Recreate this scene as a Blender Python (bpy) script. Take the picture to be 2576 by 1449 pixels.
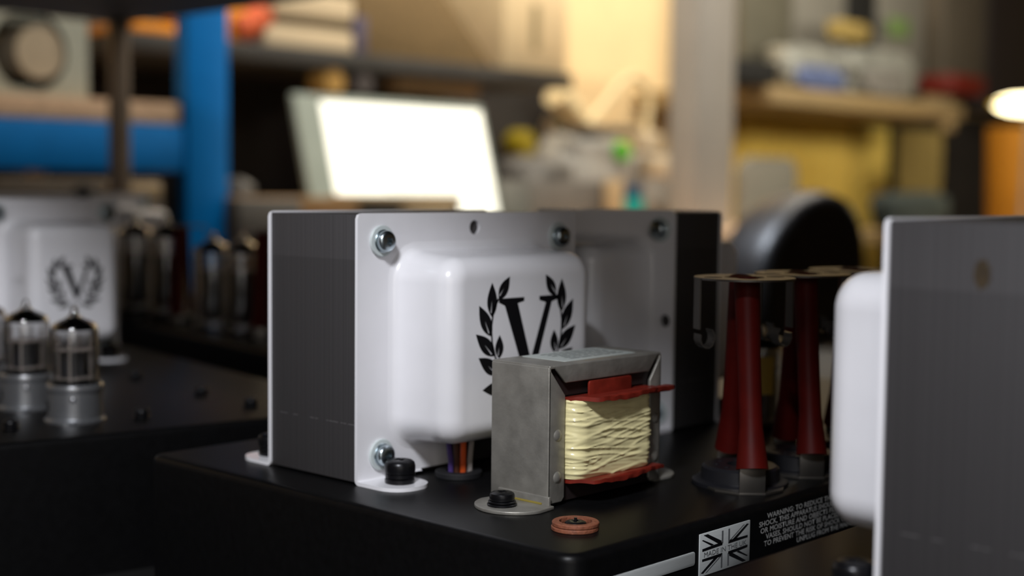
import bpy, bmesh, math, random
from mathutils import Vector, Matrix, noise
from mathutils.geometry import tessellate_polygon
random.seed(7)
for o in list(bpy.data.objects):
    bpy.data.objects.remove(o)
SC = bpy.context.scene
COL = SC.collection
R = math.radians
sin, cos, pi = math.sin, math.cos, math.pi

# ------------------------------------------------------------------ camera
F, CX, CY = 3572.82, 1288.0, 724.5
YAW, PITCH, ROLL, CAMZ = R(42.8793), R(4.0666), R(0.5992), 0.1055
cf = Vector((cos(PITCH) * cos(YAW), cos(PITCH) * sin(YAW), -sin(PITCH)))
r0 = Vector((sin(YAW), -cos(YAW), 0)); u0 = r0.cross(cf)
cr = cos(ROLL) * r0 + sin(ROLL) * u0
cu = -sin(ROLL) * r0 + cos(ROLL) * u0
CAM = Vector((0, 0, CAMZ))
cd = bpy.data.cameras.new('camera'); co = bpy.data.objects.new('camera', cd); COL.objects.link(co)
co.matrix_world = Matrix(((cr.x, cu.x, -cf.x, CAM.x), (cr.y, cu.y, -cf.y, CAM.y), (cr.z, cu.z, -cf.z, CAM.z), (0, 0, 0, 1)))
cd.sensor_fit = 'HORIZONTAL'; cd.sensor_width = 36.0; cd.lens = F * 36.0 / 2576.0
cd.clip_start = 0.01; cd.clip_end = 60
cd.dof.use_dof = True; cd.dof.focus_distance = 0.455; cd.dof.aperture_fstop = 7.0; cd.dof.aperture_blades = 0
SC.camera = co

# ------------------------------------------------------------------ render colour, world, lamps
SC.view_settings.view_transform = 'Standard'; SC.view_settings.look = 'None'
SC.view_settings.gamma = 1.0; SC.view_settings.exposure = 0.0
SC.view_settings.use_curve_mapping = False
SC.cycles.use_denoising = True
SC.cycles.max_bounces = 8; SC.cycles.transparent_max_bounces = 12
SC.cycles.sample_clamp_indirect = 6.0
wd = bpy.data.worlds.new('world'); SC.world = wd; wd.use_nodes = True
wd.node_tree.nodes['Background'].inputs[0].default_value = (0.02, 0.018, 0.015, 1)
wd.node_tree.nodes['Background'].inputs[1].default_value = 1.0


def lamp(name, kind, loc, target, power, color, size=0.1, sizey=None, spread=None):
    l = bpy.data.lights.new(name, kind); l.energy = power; l.color = color
    if kind == 'AREA':
        l.shape = 'DISK' if sizey is None else 'RECTANGLE'
        l.size = size
        if sizey: l.size_y = sizey
        if spread: l.spread = R(spread)
    else:
        l.shadow_soft_size = size
    o = bpy.data.objects.new(name, l); COL.objects.link(o); o.location = loc
    o.rotation_euler = (Vector(target) - Vector(loc)).to_track_quat('-Z', 'Y').to_euler()
    return o


# key: the bench work-light, up to the left of and behind the lens
lamp('bench_work_light', 'AREA', (-0.24, -0.02, 0.65), (0.36, 0.45, 0.03), 8.2, (0.93, 0.95, 1.0), 0.14)
# warm workshop lights over the far benches, plus two added fills
lamp('ceiling_light_far_bench', 'AREA', (2.0, 1.25, 1.75), (2.4, 2.2, 0.2), 20.0, (1.0, 0.94, 0.83), 1.2, 0.25)
lamp('wall_strip_light', 'AREA', (2.55, 1.65, 1.50), (2.75, 2.45, 0.30), 31.0, (1.0, 0.93, 0.80), 1.7, 0.10)
lamp('curtain_fill', 'AREA', (3.6, 0.5, 0.62), (3.9, 2.4, 0.1), 15.0, (1.0, 0.93, 0.78), 0.6, 0.25)  # added fill, set low to light the curtains under the wooden shelf
lamp('rack_light', 'AREA', (1.35, 1.2, 1.2), (1.25, 2.0, 0.3), 5.0, (1.0, 0.95, 0.88), 0.5, 0.2)
lamp('chair_sheen_fill', 'AREA', (0.95, 1.62, 1.0), (1.46, 0.98, 0.1), 3.0, (0.80, 0.88, 1.0), 0.4, 0.4, 60)  # added cool fill, no window here; gives the leather chair its sheen
# added soft fill behind the camera, lifts the shaded white plates
lamp('fill_behind_camera', 'AREA', (-0.9, -1.0, 0.40), (0.5, 0.5, 0.05), 4.2, (1.0, 0.95, 0.89), 1.2, 0.9)


# ------------------------------------------------------------------ materials
def lin(c):
    return tuple(((v / 255) / 12.92 if v / 255 <= 0.04045 else ((v / 255 + 0.055) / 1.055) ** 2.4) for v in c)


MATS = {}


def mat(name, rgb, rough=0.5, metal=0.0, nscale=0.0, namt=0.0, stretch=(1, 1, 1), bump=0.0, bscale=200.0, rvar=0.0, emit=0.0, trans=0.0, coat=0.0, spec=0.5, ior=1.45, alpha=1.0):
    m = bpy.data.materials.new(name); m.use_nodes = True
    nt = m.node_tree; b = nt.nodes['Principled BSDF']
    c = lin(rgb)
    b.inputs['Base Color'].default_value = (*c, 1)
    b.inputs['Roughness'].default_value = rough
    b.inputs['Metallic'].default_value = metal
    b.inputs['Specular IOR Level'].default_value = spec
    b.inputs['IOR'].default_value = ior
    b.inputs['Coat Weight'].default_value = coat
    b.inputs['Coat Roughness'].default_value = 0.08
    b.inputs['Transmission Weight'].default_value = trans
    tc = nt.nodes.new('ShaderNodeTexCoord'); mp = nt.nodes.new('ShaderNodeMapping')
    nt.links.new(tc.outputs['Object'], mp.inputs[0]); mp.inputs['Scale'].default_value = stretch
    if namt or rvar:
        n = nt.nodes.new('ShaderNodeTexNoise'); n.inputs['Scale'].default_value = nscale or 40; n.inputs['Detail'].default_value = 5
        nt.links.new(mp.outputs[0], n.inputs['Vector'])
        if namt:
            rp = nt.nodes.new('ShaderNodeValToRGB')
            rp.color_ramp.elements[0].position = 0.3; rp.color_ramp.elements[1].position = 0.7
            rp.color_ramp.elements[0].color = (*[max(0, v * (1 - namt)) for v in c], 1)
            rp.color_ramp.elements[1].color = (*[min(1, v * (1 + namt)) for v in c], 1)
            nt.links.new(n.outputs[0], rp.inputs[0]); nt.links.new(rp.outputs[0], b.inputs['Base Color'])
        if rvar:
            mr = nt.nodes.new('ShaderNodeMapRange'); mr.inputs[3].default_value = max(0.02, rough - rvar); mr.inputs[4].default_value = min(1, rough + rvar)
            nt.links.new(n.outputs[0], mr.inputs[0]); nt.links.new(mr.outputs[0], b.inputs['Roughness'])
    if bump:
        n2 = nt.nodes.new('ShaderNodeTexNoise'); n2.inputs['Scale'].default_value = bscale; n2.inputs['Detail'].default_value = 4
        nt.links.new(mp.outputs[0], n2.inputs['Vector'])
        bp = nt.nodes.new('ShaderNodeBump'); bp.inputs['Strength'].default_value = bump; bp.inputs['Distance'].default_value = 0.001
        nt.links.new(n2.outputs[0], bp.inputs['Height']); nt.links.new(bp.outputs[0], b.inputs['Normal'])
    if emit:
        b.inputs['Emission Color'].default_value = (*c, 1); b.inputs['Emission Strength'].default_value = emit
    MATS[name] = m
    return m


WHITE = mat('white_gloss_paint', (233, 232, 236), 0.22, nscale=60, namt=0.02, bump=0.03, bscale=90, coat=0.3)
BLACK = mat('black_satin_enamel', (10, 10, 11), 0.38, nscale=300, namt=0.2, bump=0.02, bscale=1500, spec=0.24)
LAMS = mat('lamination_steel', (64, 62, 63), 0.55, metal=0.15, nscale=2.0, namt=0.14, stretch=(1.5, 520, 1.2), bump=0.15, bscale=2.0)
_nt = LAMS.node_tree; _b = _nt.nodes['Principled BSDF']; _src = _b.inputs['Base Color'].links[0].from_socket
_tc = next(n for n in _nt.nodes if n.type == 'TEX_COORD'); _sx = _nt.nodes.new('ShaderNodeSeparateXYZ'); _nt.links.new(_tc.outputs['Object'], _sx.inputs[0])


def _mth(op, a, b):
    n = _nt.nodes.new('ShaderNodeMath'); n.operation = op
    for i, v in enumerate((a, b)):
        if isinstance(v, (int, float)): n.inputs[i].default_value = v
        else: _nt.links.new(v, n.inputs[i])
    return n.outputs[0]


_band = _mth('MULTIPLY', _mth('GREATER_THAN', _sx.outputs['Z'], 0.0795), 0.22)          # joint between the E and I stampings
_line = _mth('COMPARE', _sx.outputs['Z'], 0.0212); _line.node.inputs[2].default_value = 0.00014
_dn = _nt.nodes.new('ShaderNodeTexNoise'); _dn.inputs['Scale'].default_value = 260; _nt.links.new(_tc.outputs['Object'], _dn.inputs['Vector'])
_dash = _mth('MULTIPLY', _mth('MULTIPLY', _line, _mth('GREATER_THAN', _dn.outputs[0], 0.5)), 1.6)   # scratched seam
_gain = _mth('ADD', _mth('ADD', _band, _dash), 1.0)
_vm = _nt.nodes.new('ShaderNodeVectorMath'); _vm.operation = 'SCALE'; _nt.links.new(_src, _vm.inputs[0]); _nt.links.new(_gain, _vm.inputs['Scale']); _nt.links.new(_vm.outputs[0], _b.inputs['Base Color'])
LOGOB = mat('black_print', (14, 14, 18), 0.45)
ZINC = mat('zinc_plated_steel', (178, 190, 196), 0.28, metal=1.0, nscale=300, namt=0.12)
BSCREW = mat('black_oxide_steel', (24, 24, 27), 0.3, metal=0.5, spec=0.6)
NYLON = mat('clear_nylon', (196, 204, 204), 0.35)
RUBBER = mat('black_rubber', (22, 22, 25), 0.6)
GALV = mat('galvanised_steel', (148, 145, 138), 0.42, metal=0.5, nscale=160, namt=0.16, rvar=0.1, bump=0.12, bscale=500)
FIBRE = mat('red_vulcanised_fibre', (114, 35, 25), 0.35, nscale=220, namt=0.22, bump=0.2, bscale=260)
BROWNF = mat('brown_fibre', (132, 78, 56), 0.6, nscale=700, namt=0.25, bump=0.4, bscale=900)
BROWND = mat('dark_brown_fibre', (112, 48, 30), 0.45, nscale=500, namt=0.25)
TAPE = mat('yellow_polyester_tape', (234, 223, 170), 0.24, nscale=120, namt=0.08, coat=0.4)
CORE = mat('dark_varnished_core', (40, 32, 32), 0.45, metal=0.2, nscale=60, namt=0.3)
PAPER = mat('paper_label', (176, 182, 178), 0.5, nscale=80, namt=0.04)
INK = mat('dark_print', (70, 74, 76), 0.6)
SILVER = mat('brushed_silver_badge', (196, 200, 200), 0.5, metal=0.15, nscale=20, namt=0.06, stretch=(6, 6, 200))
GREYL = mat('grey_badge_line', (92, 94, 96), 0.5)
PRINTW = mat('white_screen_print', (172, 172, 170), 0.6)
SLEEVE = mat('red_silicone_sleeve', (78, 13, 9), 0.5, nscale=120, namt=0.15, bump=0.05, spec=0.15)
NICKEL = mat('nickel_plate', (108, 104, 99), 0.42, metal=0.9, nscale=100, namt=0.1)
CERAM = mat('black_socket', (26, 26, 30), 0.4)
ALU = mat('aluminium_can', (158, 160, 164), 0.26, metal=0.8, nscale=60, namt=0.06, stretch=(1, 1, 8))
GLASS = mat('valve_glass', (240, 240, 240), 0.09, trans=1.0, ior=1.5, coat=0.6)
GETTER = mat('silver_getter', (120, 118, 112), 0.10, metal=1.0)
PLATE = mat('grey_anode', (70, 70, 74), 0.5, metal=0.5)
MICA = mat('mica_spacer', (190, 178, 170), 0.4)
YELP = mat('yellow_print', (214, 178, 80), 0.5)
W_OR = mat('orange_wire', (206, 84, 34), 0.4)
W_GR = mat('grey_wire', (150, 142, 138), 0.4)
W_PU = mat('violet_wire', (70, 52, 110), 0.4)
W_BR = mat('brown_wire', (78, 46, 34), 0.4)
W_YE = mat('yellow_wire', (216, 178, 52), 0.4)
DARKSH = mat('black_shelf_board', (22, 21, 19), 0.6, nscale=20, namt=0.2)
POST = mat('dark_post_steel', (150, 134, 118), 0.45, metal=0.4, nscale=30, namt=0.15)
BLUE = mat('blue_rack_enamel', (0, 112, 186), 0.5, nscale=30, namt=0.06, spec=0.2)
CHIP = mat('chipboard_edge', (206, 172, 140), 0.8, nscale=150, namt=0.2)
CARTON = mat('pale_carton', (176, 176, 158), 0.7, nscale=20, namt=0.06)
DARKIN = mat('dark_hole', (18, 17, 14), 0.8)
BEIGE = mat('beige_plastic', (184, 166, 138), 0.6, nscale=30, namt=0.08)
ORANGE = mat('orange_plastic', (238, 146, 20), 0.45, nscale=30, namt=0.1)
REDOR = mat('red_orange_cloth', (206, 92, 50), 0.8, nscale=50, namt=0.2)
STACK = mat('cream_paper', (216, 194, 158), 0.8, nscale=10, namt=0.06, stretch=(1, 1, 30))
GREYF = mat('grey_folder', (110, 100, 80), 0.7, nscale=20, namt=0.1)
TAN = mat('tan_grille_cloth', (112, 90, 56), 0.85, nscale=120, namt=0.3, bump=0.4, bscale=200)
CREAMB = mat('cream_carton', (226, 200, 156), 0.75, nscale=15, namt=0.05)
OLIVE = mat('olive_print', (150, 132, 96), 0.8)
CREAMW = mat('cream_wall_paint', (238, 208, 158), 0.8, nscale=6, namt=0.05)
WALLP = mat('workshop_wall_paint', (150, 132, 100), 0.85, nscale=4, namt=0.1)
DARKP = mat('dark_panel_board', (36, 31, 27), 0.8, nscale=12, namt=0.25)
SHELFG = mat('dark_grey_shelf', (62, 59, 55), 0.6, nscale=20, namt=0.15)
LAPT = mat('grey_laptop_case', (150, 158, 148), 0.5, nscale=20, namt=0.05)
SCREEN = mat('lit_screen', (255, 253, 238), 0.3, emit=1.0)
SCRGREY = mat('lit_screen_text', (212, 214, 204), 0.3, emit=0.8)
CARDB = mat('cardboard', (150, 116, 76), 0.85, nscale=30, namt=0.12)
PINEW = mat('pale_pine', (194, 168, 128), 0.7, nscale=10, namt=0.12, stretch=(1, 1, 10))
PILLAR = mat('grey_painted_steel', (172, 164, 154), 0.55, nscale=8, namt=0.06)
BAG = mat('grey_plastic_film', (150, 148, 142), 0.4, nscale=14, namt=0.22)
BAGD = mat('dim_grey_box', (112, 108, 102), 0.7, nscale=14, namt=0.15)
GREEN = mat('green_plastic', (84, 168, 44), 0.4)
DKGREEN = mat('dark_green_plastic', (52, 62, 16), 0.5)
TEAL = mat('teal_plastic', (22, 158, 148), 0.4)
DBLUE = mat('deep_blue_plastic', (20, 78, 118), 0.4)
PINK = mat('pink_hose', (190, 130, 124), 0.5)
YELLOWD = mat('yellow_reel', (146, 128, 18), 0.5)
PALEARM = mat('pale_lamp_arm', (224, 204, 160), 0.6)
WOODS = mat('bench_wood', (146, 123, 84), 0.6, nscale=12, namt=0.15, stretch=(1, 8, 8))
YCURT = mat('yellow_curtain_cloth', (250, 216, 108), 0.85, nscale=20, namt=0.1)
OLIVC = mat('olive_cloth', (150, 128, 70), 0.85, nscale=20, namt=0.12)
GREYCH = mat('grey_chair_shell', (128, 124, 112), 0.6, nscale=15, namt=0.06)
LEATH = mat('black_leather', (24, 24, 27), 0.38, nscale=60, namt=0.2, bump=0.2, bscale=120, spec=0.45)
AMBER = mat('amber_plastic', (166, 108, 14), 0.7, nscale=10, namt=0.06)
LAMPY = mat('yellow_lamp_enamel', (235, 205, 60), 0.4)
LAMPG = mat('lit_lamp_diffuser', (255, 240, 190), 0.4, emit=7.0)
REDBOX = mat('dark_red_plastic', (92, 18, 6), 0.5)
TEALD = mat('dark_teal_cloth', (38, 46, 44), 0.8, nscale=20, namt=0.2)
BLUECL = mat('blue_grey_cloth', (86, 98, 134), 0.8, nscale=20, namt=0.15)
SILBAG = mat('silver_film', (146, 146, 138), 0.35, metal=0.2, nscale=14, namt=0.2)
OLIVBX = mat('olive_grey_binder', (88, 84, 70), 0.7, nscale=14, namt=0.1)
GRYBX = mat('grey_box_card', (122, 118, 108), 0.7, nscale=14, namt=0.08)
FLOORM = mat('workshop_floor', (96, 90, 82), 0.7, nscale=5, namt=0.15)
BENCHM = mat('black_bench_mat', (20, 20, 20), 0.6, nscale=30, namt=0.2)


# ------------------------------------------------------------------ mesh helpers
class MB:
    def __init__(s):
        s.v = []; s.f = []

    def add(s, vs, fs):
        b = len(s.v); s.v += [tuple(v) for v in vs]; s.f += [tuple(b + i for i in f) for f in fs]
        return s

    def box(s, x0, x1, y0, y1, z0, z1):
        v = [(x, y, z) for z in (z0, z1) for y in (y0, y1) for x in (x0, x1)]
        return s.add(v, [(0, 2, 3, 1), (4, 5, 7, 6), (0, 1, 5, 4), (2, 6, 7, 3), (0, 4, 6, 2), (1, 3, 7, 5)])

    def prism(s, outer, d0, d1, fn, holes=()):
        """extrude an outline (with holes) between two depths; fn(a, b, d) -> xyz"""
        loops = [outer] + list(holes)
        flat = [p for l in loops for p in l]; n = len(flat)
        tris = tessellate_polygon([[Vector((p[0], p[1], 0)) for p in l] for l in loops])
        vs = [fn(p[0], p[1], d0) for p in flat] + [fn(p[0], p[1], d1) for p in flat]
        fs = [tuple(t) for t in tris] + [tuple(i + n for i in reversed(t)) for t in tris]
        b = 0
        for l in loops:
            m = len(l)
            for i in range(m):
                j = (i + 1) % m
                fs.append((b + i, b + j, b + j + n, b + i + n))
            b += m
        return s.add(vs, fs)

    def lathe(s, prof, c=(0, 0, 0), n=32, axis='z', capb=True, capt=True):
        vs = []; fs = []
        for (r, h) in prof:
            for k in range(n):
                a = 2 * pi * k / n
                p = (r * cos(a), r * sin(a), h)
                if axis == 'y': p = (p[0], p[2], p[1])
                if axis == '-y': p = (p[0], -p[2], p[1])
                if axis == 'x': p = (p[2], p[0], p[1])
                vs.append((c[0] + p[0], c[1] + p[1], c[2] + p[2]))
        m = len(prof)
        for i in range(m - 1):
            for k in range(n):
                k2 = (k + 1) % n
                fs.append((i * n + k, i * n + k2, (i + 1) * n + k2, (i + 1) * n + k))
        if capb: fs.append(tuple(reversed(range(n))))
        if capt: fs.append(tuple((m - 1) * n + k for k in range(n)))
        return s.add(vs, fs)

    def tube(s, path, r, n=10, flat=None):
        """tube along a path; r a number or a list; flat=(w, h) gives an elliptic section"""
        P = [Vector(p) for p in path]; m = len(P); vs = []; fs = []
        up = Vector((0, 0, 1)); t0 = (P[1] - P[0]).normalized()
        if abs(t0.z) > 0.9: up = Vector((1, 0, 0))
        a = t0.cross(up).normalized()
        for i in range(m):
            t = (P[min(i + 1, m - 1)] - P[max(i - 1, 0)]).normalized()
            a = (a - t * a.dot(t)).normalized(); b = t.cross(a)
            rr = r[i] if isinstance(r, (list, tuple)) else r
            fa, fb = flat if flat else (1, 1)
            for k in range(n):
                q = 2 * pi * k / n
                vs.append(P[i] + a * (rr * fa * cos(q)) + b * (rr * fb * sin(q)))
        for i in range(m - 1):
            for k in range(n):
                k2 = (k + 1) % n
                fs.append((i * n + k, i * n + k2, (i + 1) * n + k2, (i + 1) * n + k))
        fs.append(tuple(reversed(range(n)))); fs.append(tuple((m - 1) * n + k for k in range(n)))
        return s.add(vs, fs)

    def grid(s, nu, nv, fn, close=False):
        vs = [fn(i / (nu - 1), j / (nv - 1)) for j in range(nv) for i in range(nu)]
        fs = []
        for j in range(nv - 1):
            for i in range(nu - 1):
                fs.append((j * nu + i, j * nu + i + 1, (j + 1) * nu + i + 1, (j + 1) * nu + i))
        return s.add(vs, fs)

    def rot(s, ang, c=(0, 0, 0), axis='Z'):
        M = Matrix.Rotation(ang, 4, axis); c = Vector(c)
        s.v = [tuple(M @ (Vector(v) - c) + c) for v in s.v]
        return s

    def build(s, name, material, parent=None, bevel=0.0, seg=2, smooth=True, label=None, recalc=True, loc=None, ang=38, sub=0):
        me = bpy.data.meshes.new(name)
        me.from_pydata(s.v, [], s.f); me.update()
        if recalc:
            bm = bmesh.new(); bm.from_mesh(me)
            bmesh.ops.remove_doubles(bm, verts=bm.verts, dist=1e-7)
            bmesh.ops.recalc_face_normals(bm, faces=bm.faces)
            if bevel:
                es = [e for e in bm.edges if len(e.link_faces) == 2 and e.calc_face_angle(0) > R(35)]
                if es:
                    bmesh.ops.bevel(bm, geom=es, offset=bevel, segments=seg, affect='EDGES', profile=0.5, clamp_overlap=True)
            bm.to_mesh(me); bm.free()
        if smooth:
            for p in me.polygons: p.use_smooth = True
            me.set_sharp_from_angle(angle=R(ang))
        me.materials.append(material)
        o = bpy.data.objects.new(name, me); COL.objects.link(o)
        if parent: o.parent = parent
        if loc: o.location = loc
        if label: o['label'] = label
        return o


def tag(o, label, cat, group=None):
    o['label'] = label; o['category'] = cat
    if group: o['group'] = group
    return o


def thing(name, label, cat, loc=(0, 0, 0), rz=0.0, group=None):
    o = bpy.data.objects.new(name, None); COL.objects.link(o); o.location = loc; o.rotation_euler = (0, 0, rz)
    o.empty_display_size = 0.02
    return tag(o, label, cat, group)


def kids(o): return [c for c in bpy.data.objects if c.parent == o]


def copy_tree(o, parent=None):
    c = o.copy(); COL.objects.link(c)
    if parent: c.parent = parent
    for k in kids(o): copy_tree(k, c)
    return c


def ray(x, y): return cr * ((x - CX) / F) - cu * ((y - CY) / F) + cf
def onY(x, y, Y):
    d = ray(x, y); return CAM + d * (Y / d.y)
def at(x, y, d): return CAM + ray(x, y) * d
MM = 0.001
XZ = lambda a, b, d: (a * MM, d * MM, b * MM)
XY = lambda a, b, d: (a * MM, b * MM, d * MM)


def rrect(x0, x1, y0, y1, r, n=6):
    out = []
    for cx, cy, a0 in ((x1 - r, y0 + r, -90), (x1 - r, y1 - r, 0), (x0 + r, y1 - r, 90), (x0 + r, y0 + r, 180)):
        for k in range(n + 1):
            a = R(a0 + 90 * k / n); out.append((cx + r * cos(a), cy + r * sin(a)))
    return out


def circ(cx, cy, r, n=20): return [(cx + r * cos(2 * pi * k / n), cy + r * sin(2 * pi * k / n)) for k in range(n)]


# ------------------------------------------------------------------ the laurel emblem (mm, centred)
def leaf(base, tip, w, n=9):
    b = Vector(base); t = Vector(tip); d = t - b; nrm = Vector((-d.y, d.x)).normalized()
    L = []; Rr = []
    for k in range(n + 1):
        s_ = k / n; h = w * (sin(pi * s_ ** 0.85)) * 0.5 * (1 if s_ < 1 else 0)
        p = b + d * s_
        L.append(p + nrm * h); Rr.append(p - nrm * h)
    return [tuple(p) for p in L] + [tuple(p) for p in reversed(Rr[1:-1])]


LEAVES = [((-15.0, 14.6), (-9.5, 22.6), 3.9), ((-18.3, 8.6), (-18.4, 20.8), 4.4), ((-18.5, 2.0), (-24.8, 13.1), 4.6),
          ((-16.7, -4.9), (-26.3, 3.3), 4.6), ((-14.6, -6.0), (-14.4, 2.3), 3.7), ((-14.6, -11.4), (-24.9, -5.0), 4.6),
          ((-11.6, -13.8), (-11.4, -6.2), 3.4), ((-9.6, -16.6), (-22.8, -16.4), 4.6), ((-6.0, -19.6), (-16.0, -23.0), 4.0)]
STEM = [(-15.2, 15.0), (-17.6, 11.2), (-18.7, 5.0), (-18.2, -0.2), (-16.6, -5.2), (-13.6, -11.0), (-9.4, -16.0), (-4.6, -19.8), (1.5, -22.6), (4.5, -23.4)]
VEE = [(-14.9, 15.0), (-1.9, 15.0), (-1.9, 13.6), (-5.2, 13.0), (1.9, -7.6), (9.7, 12.6), (6.2, 13.5), (6.2, 15.0), (16.9, 15.0), (16.9, 13.7), (12.9, 12.7), (2.6, -16.0), (-0.2, -16.0), (-11.9, 12.4), (-14.9, 13.6)]


def emblem(parent, cx, cz, yface, scale):
    """printed emblem: a 0.06 mm film of black on the flat of the bell"""
    m = MB()
    fn = lambda a, b, d: ((cx + a * scale) * MM, (yface - d) * MM, (cz + b * scale) * MM)
    m.prism(VEE, 0.0, 0.06, fn)
    for mir in (1, -1):
        for i, (b, t, w) in enumerate(LEAVES):
            q = leaf((b[0] * mir, b[1]), (t[0] * mir, t[1]), w * 1.14)
            # the white vein: a notch that runs up from the base of the leaf
            bb = Vector((b[0] * mir, b[1])); tt = Vector((t[0] * mir, t[1])); dd = tt - bb; nn = Vector((-dd.y, dd.x)).normalized() * mir
            side = 1 if mir == 1 else -1
            hole = [tuple(bb + dd * 0.14 + nn * 0.35), tuple(bb + dd * 0.56 + nn * 0.10), tuple(bb + dd * 0.14 + nn * 0.80)]
            m.prism(q, 0.0, 0.06, fn, holes=[hole])
        st = [Vector((p[0] * mir, p[1])) for p in STEM]
        up = []; dn = []
        for k, p in enumerate(st):
            t = (st[min(k + 1, len(st) - 1)] - st[max(k - 1, 0)]).normalized(); nr = Vector((-t.y, t.x)) * 0.38
            up.append(tuple(p + nr)); dn.append(tuple(p - nr))
        m.prism(up + dn[::-1], 0.0, 0.06, fn)
    return m.build('emblem', LOGOB, parent, smooth=False, label='black laurel wreath with a letter V')


# ------------------------------------------------------------------ screws (local z up, mm)
def cross_head(m, r, h, z0, c=(0, 0), n=24):
    """pan head with a cross recess"""
    prof = [(r * 0.97, z0), (r, z0 + h * 0.2), (r, z0 + h * 0.55), (r * 0.94, z0 + h * 0.80), (r * 0.78, z0 + h * 0.95), (r * 0.48, z0 + h)]
    m.lathe([(a * MM, b * MM) for a, b in prof], (c[0] * MM, c[1] * MM, 0), n, capt=False)
    ro, w, zt = r * 0.48, r * 0.15, z0 + h
    ring = [(ro * cos(2 * pi * k / n), ro * sin(2 * pi * k / n)) for k in range(n)]
    a = ro * 0.86
    cross = [(a, -w), (a, w), (w, w), (w, a), (-w, a), (-w, w), (-a, w), (-a, -w), (-w, -w), (-w, -a), (w, -a), (w, -w)]
    loops = [ring, cross]
    flat = ring + cross
    tris = tessellate_polygon([[Vector((p[0], p[1], 0)) for p in l] for l in loops])
    vs = [((c[0] + p[0]) * MM, (c[1] + p[1]) * MM, zt * MM) for p in flat]
    k0 = len(vs); vs += [((c[0] + p[0] * 0.7) * MM, (c[1] + p[1] * 0.7) * MM, (zt - h * 0.45) * MM) for p in cross]
    fs = [tuple(t) for t in tris]; nc = len(cross)
    for i in range(nc):
        j = (i + 1) % nc
        fs.append((n + i, n + j, k0 + j, k0 + i))
    fs.append(tuple(k0 + i for i in range(nc)))
    m.add(vs, fs)


def washer(m, ro, ri, z0, z1, c=(0, 0), n=28):
    e = min(0.25, (z1 - z0) * 0.3)
    prof = [(ri, z0), (ro - e, z0), (ro, z0 + e), (ro, z1 - e), (ro - e, z1), (ri, z1), (ri, z0)]
    m.lathe([(a * MM, b * MM) for a, b in prof], (c[0] * MM, c[1] * MM, 0), n, capb=False, capt=False)


def deck_screw(parent, x, y, z, r=5.5, h=4.6, name='screw', rot=0.3, rub=True, bare=False):
    """black pan-head screw standing on two washers"""
    m = MB()
    if bare:
        z0 = 0.6; m.lathe([(0.5 * MM, (z0 + h * 0.5) * MM), (0.5 * MM, (z0 + h + 1.0) * MM)], n=8)
    elif rub:
        washer(m, r * 0.96, 1.5, 0, 1.7); washer(m, r * 0.94, 1.5, 1.9, 3.5); z0 = 3.7
    else:
        washer(m, r * 1.18, 1.5, 0, 0.8); washer(m, r * 1.1, 1.5, 0.9, 1.7); z0 = 1.9
        m.lathe([(0.5 * MM, (z0 + h * 0.5) * MM), (0.5 * MM, (z0 + h + 0.3) * MM)], n=8)
    cross_head(m, r, h, z0)
    m.lathe([(r * 0.55 * MM, 0.2 * MM), (r * 0.55 * MM, (z0 + 0.5) * MM)], n=14)
    m.rot(rot)
    return m.build(name, BSCREW, parent, loc=(x * MM, y * MM, z * MM), recalc=True)


def plate_screw(parent, x, z, yface, sgn, rot=0.4):
    m = MB(); washer(m, 5.6, 1.5, 0, 1.1); m.rot(0)
    w = m.build('washer', NYLON, parent, loc=(x * MM, yface * MM, z * MM))
    w.rotation_euler = (R(90) if sgn < 0 else R(-90), 0, 0)
    m = MB(); washer(m, 4.1, 1.5, 1.1, 1.6); cross_head(m, 3.8, 2.9, 1.6); m.rot(rot)
    o = m.build('screw', ZINC, parent, loc=(x * MM, yface * MM, z * MM))
    o.rotation_euler = (R(90) if sgn < 0 else R(-90), 0, 0)


# ------------------------------------------------------------------ transformer with bell ends (local: width +x, front -y, z up; mm)
def bell(parent, cxm, hw, z0, z1, depth, yface, sgn, rc=11.0, rr=7.5):
    zc = (z0 + z1) / 2; hz = (z1 - z0) / 2
    prof = [(-3.2, 0.0), (-1.6, 0.35), (-0.6, 1.1), (0.0, 2.6), (0.5, 5.0), (1.0, depth * 0.5), (1.3, depth - rr)]
    for k in range(1, 9):
        a = R(90 * k / 8); prof.append((1.3 + rr * (1 - cos(a)), depth - rr + rr * sin(a)))
    prof.append((1.3 + rr + 1.0, depth)); prof.append((1.3 + rr + 2.5, depth))
    n = 8; vs = []; fs = []; cnt = 4 * (n + 1)
    for ins, dp in prof:
        rad = max(0.6, rc - ins)
        for (x, z) in rrect(cxm - hw + ins, cxm + hw - ins, zc - hz + ins, zc + hz - ins, rad, n):
            vs.append((x * MM, (yface + sgn * dp) * MM, z * MM))
    for i in range(len(prof) - 1):
        for k in range(cnt):
            k2 = (k + 1) % cnt
            fs.append((i * cnt + k, i * cnt + k2, (i + 1) * cnt + k2, (i + 1) * cnt + k))
    fs.append(tuple((len(prof) - 1) * cnt + k for k in range(cnt)))
    m = MB(); m.add(vs, fs)
    return m.build('bell_cover', WHITE, parent, ang=60, label='glossy white domed bell cover')


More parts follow.
